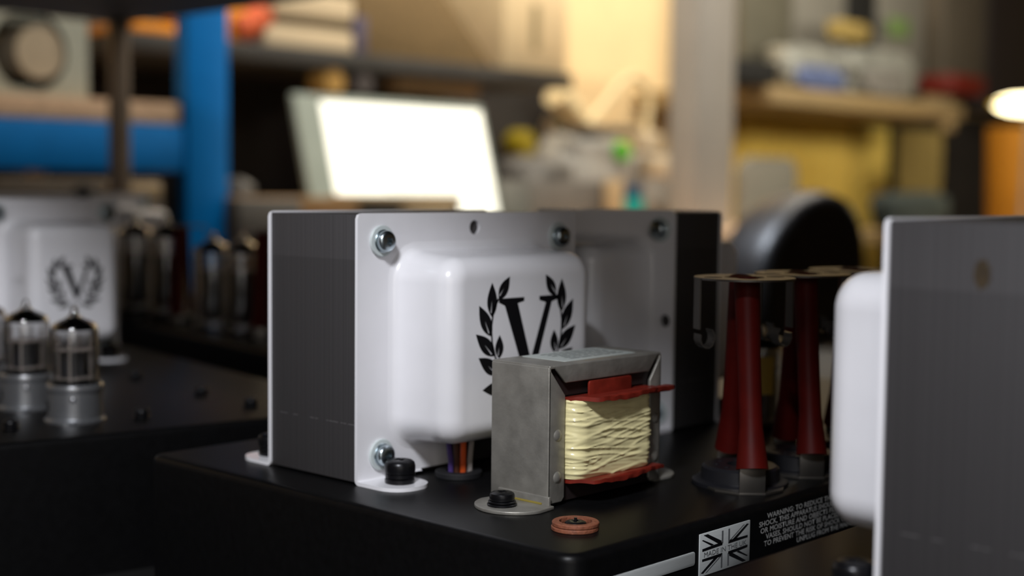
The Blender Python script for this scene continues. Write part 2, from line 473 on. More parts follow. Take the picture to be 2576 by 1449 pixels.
def end_plate(parent, W, H, y0, y1, sgn, hole, cut=None, tabw=20.0, tabl=20.5):
    """sheet end plate with two bent feet; sgn -1: feet towards -y"""
    m = MB()
    out = [(0.0, 2.0)]
    if cut: out += [(cut[0], 2.0), (cut[0], cut[2] - 4), (cut[0] + 4, cut[2]), (cut[1] - 4, cut[2]), (cut[1], cut[2] - 4), (cut[1], 2.0)]
    out += [(W, 2.0), (W, H - 2), (W - 0.6, H - 0.6), (W - 2, H), (2, H), (0.6, H - 0.6), (0, H - 2)]
    holes = [circ(h[0], h[1], h[2], 20) for h in hole]
    m.prism(out, y0, y1, XZ, holes)
    yo = y0 if sgn < 0 else y1        # outer face
    yi = y1 if sgn < 0 else y0
    fr = 31.0
    for x0, x1, mir in ((0.0, tabw, 1), (W - tabw, W, -1)):
        # bend strip
        xa, xb = (x0, min(fr, cut[0] if cut else fr)) if mir == 1 else (max(W - fr, cut[1] if cut else W - fr), x1)
        n = 5; vs = []; fs = []
        for k in range(n + 1):
            a = R(90 * k / n)
            for rad in (2.0, 0.7):
                yy = (yi + sgn * (2.0 - rad * cos(a))); zz = 2.0 - rad * sin(a)
                for x in (xa, xb): vs.append((x * MM, yy * MM, zz * MM))
        for k in range(n):
            b = k * 4
            fs += [(b, b + 1, b + 5, b + 4), (b + 2, b + 6, b + 7, b + 3), (b, b + 4, b + 6, b + 2), (b + 1, b + 3, b + 7, b + 5)]
        m.add(vs, fs)
        # foot: rounded tongue with a fillet into the bend line
        yb = yi + sgn * 2.0; ye = yi + sgn * (tabl + 1.3)
        L = abs(ye - yb); rad = min(9.0, tabw / 2)
        P = []
        P.append((0, 0)); P.append((0, L - rad))
        for k in range(1, 7): a = R(90 * k / 6); P.append((rad - rad * cos(a), L - rad + rad * sin(a)))
        for k in range(0, 7): a = R(90 * k / 6); P.append((tabw - rad + rad * sin(a), L - rad + rad * cos(a)))
        fl = min(7.0, (xb - xa) - tabw)
        if fl > 0.5:
            for k in range(0, 6): a = R(90 * k / 5); P.append((tabw + fl - fl * cos(a), fl - fl * sin(a)))
        P.append((xb - xa, 0))
        poly = [((x0 + p[0]) if mir == 1 else (x1 - p[0]), yb + sgn * p[1]) for p in P]
        m.prism(poly, 0.0, 1.3, XY)
    return m.build('mounting_plate', WHITE, parent, bevel=0.28 * MM, seg=2, ang=50, label='white sheet metal end plate with bent feet')


def transformer(parent, name, W, H, stack, bcx, bhw, bz0, bz1, bdep, sx, sz, hole, logo, loc, rz, label, cut=None, rc=11.0, feet=True, backbell=True):
    m = MB(); m.box(0.5 * MM, (W - 0.5) * MM, 1.3 * MM, (stack + 1.3) * MM, 0.8 * MM, (H - 0.6) * MM)
    core = m.build(name, LAMS, parent, bevel=0.3 * MM, label=label)
    core.location = (loc[0] * MM, loc[1] * MM, loc[2] * MM); core.rotation_euler = (0, 0, rz)
    yb = stack + 1.3
    end_plate(core, W, H, 0.0, 1.3, -1, hole, cut)
    end_plate(core, W, H, yb, yb + 1.3, 1, hole, cut)
    bell(core, bcx, bhw, bz0, bz1, bdep, 0.0, -1, rc)
    if backbell: bell(core, bcx, bhw, bz0, bz1, bdep, yb + 1.3, 1, rc)
    for i, x in enumerate((sx, W - sx)):
        for j, z in enumerate((H - sz, sz)):
            plate_screw(core, x, z, 0.0, -1, 0.5 + 0.7 * i + 1.1 * j)
            if backbell: plate_screw(core, x, z, yb + 1.3, 1, 0.2 + 0.5 * i + 0.9 * j)
    if logo: emblem(core, logo[0], logo[1], -bdep, logo[2])
    for x in (10.3, W - 10.3):
        deck_screw(core, x, -11.0, 1.3, rot=0.4 + x)
        deck_screw(core, x, stack + 2.6 + 11.0, 1.3, rot=0.9 + x)
    return core


def wire(parent, pts, r, material, label):
    m = MB(); m.tube([(p[0] * MM, p[1] * MM, p[2] * MM) for p in pts], r * MM, 8)
    return m.build('lead_wire', material, parent, label=label)


# ------------------------------------------------------------------ choke (amp coordinates, mm)
def choke(parent):
    X0, X1, YF, YB, ZT, t = 21.0, 81.8, -71.0, -45.0, 47.2, 1.2
    # laminated core
    m = MB()
    m.prism([(X0 + t, 1.0), (X1 - t, 1.0), (X1 - t, ZT - t), (X0 + t, ZT - t)], YF + 1.6, YB - 1.0, XZ, holes=[[(30.0, 8.0), (73.5, 8.0), (73.5, 36.5), (30.0, 36.5)]])
    ck = m.build('choke', CORE, parent, label='small open choke with galvanised frame and yellow taped coil')
    # folded frame: side walls, roof, front and back flanges with mitred corners and feet
    m = MB()
    bx = lambda *a: m.box(*[v * MM for v in a])
    bx(X0, X0 + t, YF, YB, 1.2, ZT - 0.6); bx(X1 - t, X1, YF, YB, 1.2, ZT - 0.6)
    bx(X0 + 0.4, X1 - 0.4, YF, YB, ZT - t, ZT)
    for ya, yb in ((YF, YF + t), (YB - t, YB)):
        m.prism([(X0 + 0.1, 1.2), (X0 + 7.0, 1.2), (X0 + 8.4, 2.6), (X0 + 8.4, 36.8), (X0 + 1.0, 45.6), (X0 + 0.1, 45.6)], ya, yb, XZ)
        m.prism([(X1 - 0.1, 1.2), (X1 - 5.2, 1.2), (X1 - 6.4, 2.6), (X1 - 6.4, 37.6), (X1 - 0.9, 45.4), (X1 - 0.1, 45.4)], ya, yb, XZ)
        m.prism([(X0 + 2.0, ZT - 0.1), (X0 + 8.4, 40.9), (X1 - 7.4, 40.9), (X1 - 2.0, ZT - 0.1)], ya - 0.25, yb - 0.25, XZ)
    fr = m.build('frame', GALV, ck, bevel=0.55 * MM, seg=3, ang=50, label='dull galvanised folded steel frame')
    # dimples on the flanges
    for x in (25.6, 78.6):
        for z in (23.8, 9.8):
            m = MB()
            m.lathe([(2.0 * MM, 0), (1.7 * MM, 0.25 * MM), (1.0 * MM, 0.6 * MM), (0.3 * MM, 0.72 * MM)], n=16)
            d = m.build('dimple', GALV, ck, loc=(x * MM, (YF - 0.02) * MM, z * MM)); d.rotation_euler = (R(90), 0, 0)
    # half-round feet
    for sx, sgn in ((X0, -1), (X1, 1)):
        cx, cy, rad = sx + sgn * 5.0, -61.0 if sgn < 0 else -57.0, 13.5
        pts = [(sx - sgn * 0.6, cy + 12.4), (sx - sgn * 0.6, cy - 12.4)]
        for k in range(0, 19):
            a = R(-80 + 160 * k / 18); pts.append((cx + sgn * rad * cos(a), cy + rad * sin(a)))
        m = MB(); m.prism(pts, 0.0, 1.2, XY)
        m.box((sx - 0.6) * MM, (sx + 0.6) * MM, (cy - 11) * MM, (cy + 12) * MM, 0, 4 * MM)
        m.build('foot', GALV, ck, bevel=0.25 * MM, ang=50)
        deck_screw(ck, sx + sgn * 10.6, cy + 0.6, 1.2, r=4.2, h=2.7, rub=False)
    # yellow varnish stripe in the bend of the foot
    m = MB(); m.tube([(20.5 * MM, -69.0 * MM, 1.35 * MM), (20.4 * MM, -63 * MM, 1.3 * MM), (20.5 * MM, -57 * MM, 1.35 * MM)], 0.5 * MM, 8)
    m.build('varnish_stripe', mat('yellow_varnish', (128, 114, 52), 0.35), ck, label='yellow varnish streak')
    # coil: wrapped tape with wrinkles
    XA, XB, YA, YBk, ZA, ZB = 30.6, 72.8, -75.2, -42.0, 8.4, 35.0
    per = rrect(XA, XB, YA, YBk, 5.0, 10)
    # resample the section evenly
    pts = per + [per[0]]; L = [0]
    for a, b in zip(pts, pts[1:]): L.append(L[-1] + math.hypot(b[0] - a[0], b[1] - a[1]))
    N, NZ = 220, 84

    def samp(u):
        s_ = u * L[-1]
        for i in range(len(L) - 1):
            if L[i + 1] >= s_:
                f_ = (s_ - L[i]) / max(1e-9, L[i + 1] - L[i]); return Vector((pts[i][0] + (pts[i + 1][0] - pts[i][0]) * f_, pts[i][1] + (pts[i + 1][1] - pts[i][1]) * f_))
        return Vector(pts[-1])
    sec = [samp(k / N) for k in range(N)]
    cen = Vector(((XA + XB) / 2, (YA + YBk) / 2)); vs = []; fs = []
    for j in range(NZ):
        v = j / (NZ - 1); z = ZA + (ZB - ZA) * v
        bulge = 0.9 * sin(pi * min(1, max(0, v))) ** 0.5
        for k in range(N):
            p = sec[k]; nrm = (sec[(k + 1) % N] - sec[k - 1]).normalized(); nrm = Vector((nrm.y, -nrm.x))
            q1 = noise.noise(Vector((p.x * 0.038, p.y * 0.05, z * 0.30 + p.x * 0.035)))
            q2 = noise.noise(Vector((p.x * 0.055 + 9, p.y * 0.06, z * 0.50 - p.x * 0.055)))
            q3 = noise.noise(Vector((p.x * 0.05 + 31, p.y * 0.05, z * 1.3 + 0.10 * p.x)))
            rid = max(0.0, 1 - abs(q1) * 5.0) * 0.65 + max(0.0, 1 - abs(q2) * 5.5) * 0.5 + q1 * 0.5 + q3 * 0.16
            p2 = p + nrm * (rid * 0.6 + bulge - 0.6)
            vs.append((p2.x * MM, p2.y * MM, z * MM))
    for j in range(NZ - 1):
        for k in range(N):
            k2 = (k + 1) % N; fs.append((j * N + k, j * N + k2, (j + 1) * N + k2, (j + 1) * N + k))
    fs.append(tuple((NZ - 1) * N + k for k in range(N))); fs.append(tuple(reversed(range(N))))
    m = MB(); m.add(vs, fs); m.build('coil', TAPE, ck, ang=60, label='yellow tape wrapped coil with wrinkles')
    # red fibre cheeks
    def cheek(outline, z0, z1, label, rag):
        P = []
        for i in range(len(outline)):
            a = Vector(outline[i]); b = Vector(outline[(i + 1) % len(outline)])
            n = max(1, int((b - a).length / 1.6))
            for k in range(n):
                p = a + (b - a) * (k / n)
                if p.y < -70.5: p += Vector((random.uniform(-rag, rag), random.uniform(-rag, rag)))
                P.append((p.x, p.y))
        m = MB()
        m.prism(P, z0, z1, lambda a, b, d: (a * MM, b * MM, (d + 0.35 * sin(a * 0.21) - 0.02 * (b + 70) - (0.0 if b > -72 else 0.25 * sin(a * 0.9))) * MM))
        return m.build('coil_cheek', FIBRE, ck, ang=40, label=label)
    cheek([(30.2, -66.0), (31.2, -71.6), (37.8, -80.2), (58, -79.0), (82.4, -76.6), (83.0, -73.2), (74, -71.6), (74, -44), (30.2, -44)], 34.4, 35.8, 'ragged red fibre cheek above the coil', 0.35)
    cheek([(30.6, -66.0), (31.4, -71.6), (35.5, -78.6), (40, -80.0), (60, -79.2), (77.0, -76.4), (76, -72.6), (73, -71.6), (73, -44), (30.6, -44)], 6.8, 8.0, 'red fibre cheek below the coil', 0.08)
    m = MB(); m.prism(rrect(40.6, 63.5, 35.0, 40.6, 1.0, 3), -71.9, -71.1, XZ)
    m.build('fibre_tab', FIBRE, ck, bevel=0.15 * MM, label='upright red fibre tab')
    # paper rating label with lines of small print
    m = MB(); m.prism(rrect(34.0, 73.0, -66.5, -46.5, 1.0, 3), 47.2, 47.36, XY)
    m.build('rating_label', PAPER, ck, label='grey paper label with small dark print')
    m = MB()
    for i in range(6):
        y = -49.5 - 2.6 * i; x = 40.0 + random.uniform(0, 3)
        while x < 68:
            w = random.uniform(2.0, 5.5)
            m.box(x * MM, min(x + w, 70) * MM, (y - 0.5) * MM, (y + 0.5) * MM, 47.36 * MM, 47.39 * MM); x += w + 0.8
    m.build('label_print', INK, ck, smooth=False)['kind'] = 'stuff'
    return ck


# ------------------------------------------------------------------ text on the chassis
def text_mesh(parent, s_, width, height, material, fn, name, bold=0.0):
    cu_ = bpy.data.curves.new('t', 'FONT'); cu_.body = s_; cu_.size = 1.0; cu_.offset = bold; cu_.resolution_u = 2
    o = bpy.data.objects.new('t', cu_); COL.objects.link(o)
    bpy.context.view_layer.update()
    me = bpy.data.meshes.new_from_object(o.evaluated_get(bpy.context.evaluated_depsgraph_get()))
    xs = [v.co.x for v in me.vertices]; x0, x1 = min(xs), max(xs)
    for v in me.vertices:
        v.co = fn((v.co.x - x0) / (x1 - x0) * width, v.co.y / 0.73 * height)
    me.materials.clear(); me.materials.append(material); me.name = name
    bpy.data.objects.remove(o); bpy.data.curves.remove(cu_)
    ob = bpy.data.objects.new(name, me); COL.objects.link(ob); ob.parent = parent
    return ob


WARN = [(81.2, 'WARNING: TO REDUCE THE RISK OF FIRE OR ELECTRIC'), (76.4, 'SHOCK, THIS APPARATUS SHOULD NOT BE EXPOSED TO RAIN'),
        (77.3, 'OR MOISTURE AND OBJECTS FILLED WITH LIQUIDS, SUCH AS'), (80.6, 'VASES, SHOULD NOT BE PLACED ON THIS APPARATUS.'),
        (79.6, 'TO PREVENT THE RISK OF SHOCK OR FIRE HAZARD'), (100.4, 'UNPLUG FROM THE MAINS SUPPLY')]


def chassis_print(ch):
    yf = -117.0
    m = MB(); m.prism(rrect(-6.0, 39.5, -13.5, -9.1, 0.9, 4), yf - 0.25, yf + 0.3, XZ)
    m.build('name_strip', SILVER, ch, bevel=0.08 * MM, label='plain silver strip')
    # flag badge
    x0, x1, z0, z1 = 41.8, 70.4, -17.9, -4.1
    m = MB(); m.box(x0 * MM, x1 * MM, (yf - 0.35) * MM, (yf + 0.2) * MM, z0 * MM, z1 * MM)
    fl = m.build('flag_badge', SILVER, ch, bevel=0.1 * MM, label='silver union flag badge with black lines')
    W, H = x1 - x0, z1 - z0
    fn = lambda a, b, d: ((x0 + a * W) * MM, (yf - 0.35 - d) * MM, (z1 - b * H) * MM)
    m = MB(); g = MB()
    for s_ in (0, 1):
        t = (lambda p: p) if s_ == 0 else (lambda p: (1 - p[0], 1 - p[1]))
        Q = lambda mm, pts: mm.prism([t(p) for p in pts], 0.0, 0.05, fn)
        Q(g, [(.425, .06), (.455, .06), (.455, .36), (.425, .36)]); Q(g, [(.555, .06), (.585, .06), (.585, .40), (.555, .40)])
        Q(m, [(.05, .36), (.29, .335), (.44, .335), (.44, .40), (.05, .42)])
        Q(m, [(.585, .335), (.95, .345), (.95, .40), (.56, .41)])
        Q(m, [(.07, .04), (.15, .04), (.42, .29), (.42, .36), (.36, .34)])
        Q(m, [(.04, .155), (.06, .145), (.27, .325), (.22, .335)])
        Q(m, [(.93, .06), (.97, .08), (.71, .355), (.63, .355)])
        Q(g, [(.86, .06), (.885, .06), (.61, .34), (.58, .34)])
    m.build('badge_line', LOGOB, fl, smooth=False); g.build('badge_line', GREYL, fl, smooth=False)
    text_mesh(fl, 'MADE IN THE UK', 24.0, 1.7, GREYL, lambda a, b: ((x0 + 2.4 + a) * MM, (yf - 0.42) * MM, (z1 - H * 0.5 - 0.9 + b) * MM), 'badge_lettering')
    for i, (x, s_) in enumerate(WARN):
        zb = -5.45 - 2.33 * i
        text_mesh(ch, s_, 1.78 * len(s_), 1.85, PRINTW, lambda a, b, x=x, zb=zb: ((x + a) * MM, (yf - 0.02) * MM, (zb + b) * MM), 'warning_text', bold=0.012)


# ------------------------------------------------------------------ valve retainer with red sleeves
def retainer(parent, x, y, ear=225.0, label=None):
    m = MB()
    m.lathe([(17.2 * MM, 0), (17.2 * MM, 1.2 * MM), (16.4 * MM, 1.6 * MM), (14.2 * MM, 1.8 * MM), (13.8 * MM, 6.0 * MM), (12.8 * MM, 6.8 * MM), (5.0 * MM, 6.9 * MM), (4.8 * MM, 4.0 * MM)], n=36)
    for k in range(8):
        a = 2 * pi * k / 8; m.lathe([(1.1 * MM, 6.6 * MM), (1.1 * MM, 7.1 * MM)], (8.6 * cos(a) * MM, 8.6 * sin(a) * MM, 0), 8)
    so = m.build('valve_socket', CERAM, parent, loc=(x * MM, y * MM, 0), label=label or 'black valve socket with a wire retainer on red sleeves')
    # nickel saddle with upright ears
    m = MB()
    hexa = [(-22, -4.5), (-16, -12), (0, -16.5), (16, -12), (22, -4.5), (22, 4.5), (16, 12), (0, 16.5), (-16, 12), (-22, 4.5)]
    m.prism(hexa, 0.0, 0.9, XY, holes=[circ(0, 0, 14.0, 24)])
    for s_ in (-1, 1):
        m.box((s_ * 21.2 - 0.5) * MM, (s_ * 21.2 + 0.5) * MM, -4.5 * MM, 4.5 * MM, 0.4 * MM, 9.5 * MM)
    m.rot(R(ear)); m.build('saddle', NICKEL, so, bevel=0.15 * MM)
    ca, sa = cos(R(ear)), sin(R(ear))
    top = 73.6
    for s_ in (1, -1):
        bx, by = s_ * 20.6 * ca, s_ * 20.6 * sa; tx, ty = s_ * 4.2 * ca, s_ * 4.2 * sa
        path = []; rad = []
        for k in range(15):
            v = k / 14
            path.append(((bx + (tx - bx) * v) * MM, (by + (ty - by) * v) * MM, (9.0 + (top + 0.2 - 9.0) * v) * MM))
            rad.append((4.1 + 1.6 * max(0, 1 - v * 4.5) + 0.7 * max(0, v - 0.55) * 2) * MM)
        m = MB(); m.tube(path, rad, 16)
        m.build('sleeve', SLEEVE, so, label='red silicone sleeve')
    # top ring with three holes and two hooked arms across the line of sight
    m = MB()
    m.prism(circ(0, 0, 18.0, 40), top, top + 0.7, XY, holes=[circ(0, 0, 7.2, 24), circ(12.2, 0, 3.4, 14), circ(-12.2, 0, 3.4, 14)])
    for s_ in (1, -1):
        m.box(s_ * 18.0 * MM - 0.3 * MM, s_ * 18.0 * MM + 0.3 * MM, -2.6 * MM, 2.6 * MM, 56.0 * MM, (top + 0.5) * MM)
        vs = []; fs = []; n = 8
        for k in range(n + 1):
            a = R(-20 + 250 * k / n); rr = 3.0
            px, pz = s_ * (18.0 - rr + rr * cos(a) * 1.0), 55.5 - 2.5 - rr * 1.3 * sin(a)
            for yy in (-2.9, 2.9):
                for e in (0, 0.5): vs.append(((px - s_ * e * cos(a)) * MM, yy * MM, (pz + e * sin(a)) * MM))
        for k in range(n):
            b = k * 4
            fs += [(b, b + 4, b + 6, b + 2), (b + 1, b + 3, b + 7, b + 5), (b, b + 1, b + 5, b + 4), (b + 2, b + 6, b + 7, b + 3)]
        fs += [(0, 2, 3, 1), (n * 4, n * 4 + 1, n * 4 + 3, n * 4 + 2)]
        m.add(vs, fs)
    m.rot(R(ear + 90 + 14)); m.build('retaining_ring', NICKEL, so, label='thin nickel ring with two hooked arms')
    return so


# ------------------------------------------------------------------ valves
def valve(label, loc, parent_group=None, scale=1.0, can=True, rz=0.0, yellow=False):
    t = thing('vacuum_valve', label, 'valve', loc, rz, parent_group)
    S = MM * scale
    z0 = 16.5 if can else 3.0
    prof = [(10.2, z0 - 3), (10.4, z0), (10.4, 38.0), (10.2, 40.2), (9.2, 42.0), (7.0, 43.3), (4.2, 44.4), (2.2, 45.8), (1.7, 47.4), (1.5, 48.8), (0.7, 49.8), (0.1, 50.0)]
    m = MB(); m.lathe([(a * S, b * S) for a, b in prof], n=32, capt=False)
    pin = [(a - 0.7 if a > 1.4 else a * 0.5, b - 0.5 if a < 9.5 else b) for a, b in prof]
    m.lathe([(max(0.05, a) * S, b * S) for a, b in pin][::-1], n=32, capt=False, capb=False)
    m.build('glass_envelope', GLASS, t, recalc=False, ang=60)
    # getter flash inside the dome
    m = MB(); m.lathe([(9.0 * S, 39.6 * S), (8.6 * S, 40.8 * S), (6.6 * S, 42.2 * S), (4.0 * S, 43.3 * S), (1.9 * S, 44.6 * S)], n=28, capb=False, capt=False)
    m.build('getter', GETTER, t)
    m = MB()
    for c in (-3.4, 3.4): m.prism(rrect(c - 2.9, c + 2.9, -3.2, 3.2, 1.2, 3), z0 + 2, 30.0, lambda a, b, d: (a * S, b * S, d * S))
    m.build('anode', PLATE, t)
    m = MB()
    for z in (z0 + 1.5, 30.5): m.lathe([(8.6 * S, z * S), (8.6 * S, (z + 0.5) * S)], n=24)
    for a in range(4): m.lathe([(0.5 * S, z0 * S), (0.5 * S, 37 * S)], (7 * cos(a * pi / 2 + .4) * S, 7 * sin(a * pi / 2 + .4) * S, 0), 6)
    m.build('mica_spacer', MICA, t)
    if yellow:
        m = MB()
        vs = [(10.6 * cos(R(a)) * S, 10.6 * sin(R(a)) * S, z * S) for z in (18, 36) for a in range(0, 41, 5)]
        fs = [(k, k + 1, k + 10, k + 9) for k in range(8)]
        m.add(vs, fs); m.build('printed_mark', YELP, t, label='yellow printed mark', recalc=False)
    return t


def valve_can(parent, x, y, rz=0.0):
    """silver lower half of a bayonet screening can with its flange"""
    prof = [(13.2, 0), (13.2, 0.9), (12.9, 1.2), (12.2, 1.3), (11.9, 1.8), (11.8, 13.2), (12.3, 13.6), (12.55, 14.3), (12.55, 15.6), (12.3, 16.3), (11.6, 16.9), (11.2, 16.6), (11.2, 3.0)]
    m = MB(); m.lathe([(a * MM, b * MM) for a, b in prof], n=36, capt=False)
    m.prism(rrect(-17.5, 17.5, -4.0, 4.0, 3.9, 6), 0.0, 1.0, XY)
    can = m.build('valve_can', ALU, parent, ang=24, loc=(x * MM, y * MM, 0), label='bright aluminium valve can base')
    can.rotation_euler = (0, 0, rz)
    m = MB(); m.lathe([(1.5 * MM, 0), (1.2 * MM, 0.5 * MM), (0.5 * MM, 0.8 * MM)], n=12)
    d = m.build('dimple', ALU, can, loc=(-11.6 * MM * cos(0.2), -11.6 * MM * sin(0.2), 10.6 * MM)); d.rotation_euler = (0, R(-90), 0.2)
    m = MB(); m.lathe([(1.7 * MM, 0), (1.7 * MM, 0.3 * MM)], n=14)
    d = m.build('slot', DARKIN, can, loc=(-11.75 * MM * cos(-1.05), -11.75 * MM * sin(-1.05), 7.2 * MM)); d.rotation_euler = (0, R(-90), -1.05); d.scale = (1.5, 1, 1)
    return can


def chassis(parent, x0, x1, y0, y1, h=0.06, rv=7.0):
    out = rrect(x0, x1, y0, y1, rv, 6)
    prof = [(0.0, -h * 1000), (0.0, -2.6), (0.25, -1.5), (0.8, -0.7), (1.6, -0.2), (2.6, 0.0)]
    m = MB(); vs = []; fs = []; n = len(out)
    for ins, z in prof:
        for (x, y) in rrect(x0 + ins, x1 - ins, y0 + ins, y1 - ins, max(0.5, rv - ins), 6): vs.append((x * MM, y * MM, z * MM))
    for i in range(len(prof) - 1):
        for k in range(n):
            k2 = (k + 1) % n; fs.append((i * n + k, i * n + k2, (i + 1) * n + k2, (i + 1) * n + k))
    fs.append(tuple((len(prof) - 1) * n + k for k in range(n))); fs.append(tuple(reversed(range(n))))
    m.add(vs, fs)
    return m.build('chassis', BLACK, parent, ang=60, label='black satin steel chassis box')


# ================================================================== SETTING
def struct(o):
    o['kind'] = 'structure'; return o


ZF, ZC = -1.0, 1.95
XL, XR, YN, YW = -2.4, 6.2, -2.6, 2.45
struct(MB().box(XL - .1, XR + .1, YN - .1, YW + .1, ZF - .1, ZF).build('floor', FLOORM, smooth=False))
struct(MB().box(XL - .1, XR + .1, YN - .1, YW + .1, ZC, ZC + .1).build('ceiling', mat('ceiling_paint', (150, 142, 130), 0.9), smooth=False))
struct(MB().box(XL - .1, XR + .1, YW, YW + .1, ZF, ZC).build('wall_back', CREAMW, smooth=False))
struct(MB().box(XR, XR + .1, YN, YW, ZF, ZC).build('wall_right', WALLP, smooth=False))
struct(MB().box(XL - .1, XL, YN, YW, ZF, ZC).build('wall_left', WALLP, smooth=False))
struct(MB().box(XL, XR, YN - .1, YN, ZF, ZC).build('wall_front', WALLP, smooth=False))

# ================================================================== THE NEAR AMPLIFIERS
C = Vector((0.32527, 0.37555, 0.0))
TH2 = R(-10.5)
E2X = Vector((cos(TH2), sin(TH2), 0)); E2Y = Vector((-sin(TH2), cos(TH2), 0))


def amp_root(label, loc, rz=0.0):
    return thing('amplifier', label, 'amplifier', loc, rz)


T1 = dict(W=116.5, H=95.8, stack=48.0, bcx=58.2, bhw=40.8, bz0=12.6, bz1=82.3, bdep=26.5, sx=10.9, sz=9.8,
          hole=[(58.2, 90.2, 2.8)], logo=(59.2, 50.0, 1.03), cut=(45.0, 72.0, 15.0))
T2 = dict(W=80.0, H=95.8, stack=33.0, bcx=40.0, bhw=27.5, bz0=13.5, bz1=83.0, bdep=38.0, sx=7.5, sz=8.0,
          hole=[(4.4, 48.2, 2.7), (75.6, 48.2, 2.7)], logo=(40.0, 49.5, 0.635), cut=(32.0, 48.0, 15.0), rc=9.0)


def amp_main(root, full=True):
    ch = chassis(root, -20.2, 380.0, -117.0, 101.5)
    if full: chassis_print(root)
    transformer(root, 'mains_transformer', loc=(0, 0, 0), rz=0.0, label='large white mains transformer with bell covers and laurel emblem', **T1)
    if not full: return
    transformer(root, 'output_transformer', loc=(170.4, 69.5, 0), rz=R(-90), label='narrow white output transformer standing behind in shade', **T2)
    choke(root)
    # spare fibre washers round a loose screw
    for i, (z0, z1) in enumerate(((0.0, 1.3), (1.4, 2.7))):
        m = MB(); washer(m, 7.4 - 0.05 * i, 5.1, z0, z1, (0.15 * i, -0.1 * i), 36)
        m.build('fibre_washer', BROWNF if i == 0 else BROWNF, root, loc=(6.0 * MM, -95.6 * MM, 0), label='brown fibre washer')
    deck_screw(root, 6.6, -95.3, 0.0, r=3.5, h=2.0, bare=True)
    # grommet with leads under the front bell
    m = MB(); washer(m, 8.6, 4.6, 0.0, 2.2, n=36)
    m.build('grommet', RUBBER, root, bevel=0, loc=(37.5 * MM, -13.0 * MM, 0))
    for dx, dy, r_, mt, lb in ((0.6, -1.6, 1.15, W_OR, 'orange lead'), (2.8, -3.0, 1.0, W_GR, 'grey lead'), (-3.4, 0.6, 1.0, W_PU, 'violet lead'), (-1.4, -0.4, 1.0, W_BR, 'brown lead')):
        wire(root, [(37.5 + dx, -13 + dy, -3), (37.5 + dx, -13 + dy, 6), (37.4 + dx * 1.3, -13 + dy, 12), (37.5 + dx * 1.8, -12.5 + dy, 20)], r_, mt, lb)
    for i, X in enumerate((102.0, 141.0, 180.0)):
        retainer(root, X, -92.0)


amp1 = amp_root('black amplifier chassis with union flag badge and choke in the centre', C)
amp_main(amp1)
C3 = C + Vector((-0.0196, -0.262, 0.0034))
amp3 = amp_root('amplifier cropped by the right edge, dark laminations and bell in close-up', C3)
amp_main(amp3, False)
core3 = [o for o in kids(amp3) if o.name.startswith('mains_transformer')][0]
dr = ray(2471, 690); pr_ = CAM + dr * ((C3.x + 0.0005) / dr.x) - C3
m = MB(); m.prism([(2.0 * cos(2 * pi * k / 20) * (1 + .15 * sin(3 * k)), 3.4 * sin(2 * pi * k / 20) * (1 + .12 * cos(2 * k))) for k in range(20)], 0.0, 0.05, lambda a, b, d: (0.0005 - d * MM, pr_.y + a * MM, pr_.z + b * MM))
m.build('rust_spot', mat('rust_stain', (58, 46, 29), 0.7, nscale=400, namt=0.3), core3, label='brown rust spot')
dy_ = ray(2184, 1437); py_ = (CAM + dy_ * ((C3.z + 0.004 - CAMZ) / dy_.z) - C3) / MM
for (dx, dy, mt, lb) in ((0, 0, W_YE, 'yellow lead'), (2.2, 0.6, W_BR, 'brown lead')):
    wire(amp3, [(py_.x + dx, py_.y + dy, -3), (py_.x + dx, py_.y + dy, 3.2), (py_.x + dx + 1.5, py_.y + dy - 1, 5.4), (py_.x + dx + 6, py_.y + dy - 2, 5.6), (py_.x + dx + 10, py_.y + dy - 3, 3), (py_.x + dx + 12, py_.y + dy - 3.4, -3)], 0.9, mt, lb)
m = MB(); washer(m, 4.6, 2.6, 0.0, 1.6, n=36); m.build('grommet', RUBBER, amp3, loc=((py_.x + 1) * MM, py_.y * MM, 0))


def a2(x, y, z=0.0): return C + E2X * (x * MM) + E2Y * (y * MM) + Vector((0, 0, z * MM))


# second amplifier, turned, on the left: in its own frame the near edge is y = 149.8 and the right edge x = 97.7
amp2 = amp_root('amplifier on the left carrying a row of small canned valves and emblem transformer', C, TH2)
chassis(amp2, -130.0, 99.5, 148.0, 600.0)
transformer(amp2, 'output_transformer', loc=(29.4 - 40.0, 402.6, 0), rz=0.0, label='white output transformer with small laurel emblem', **T2)
VSPOT = [(-33.2, 190.0), (-39.4, 237.0), (-45.0, 284.0)]
for i, (x, y) in enumerate(VSPOT): valve_can(amp2, x, y, R(55 if i == 0 else 60))
for (x, y) in ((-64.3, 181.1), (-6.0, 180.8), (41.2, 305.3), (46.1, 232.2), (49.6, 183.8), (-18, 262), (8, 330)):
    deck_screw(amp2, x, y, 0.0, r=3.2, h=2.2, rub=False)
VL = ['small glass valve in the nearest can at the chassis edge, rightmost of the row', 'small glass valve in the second can, before the white left bell', 'small glass valve cut off by the left edge of the picture']
for (x, y), lb in zip(VSPOT, VL):
    valve(lb, a2(x, y, 1.0), 'small canned valves on the left amplifier', rz=R(20))

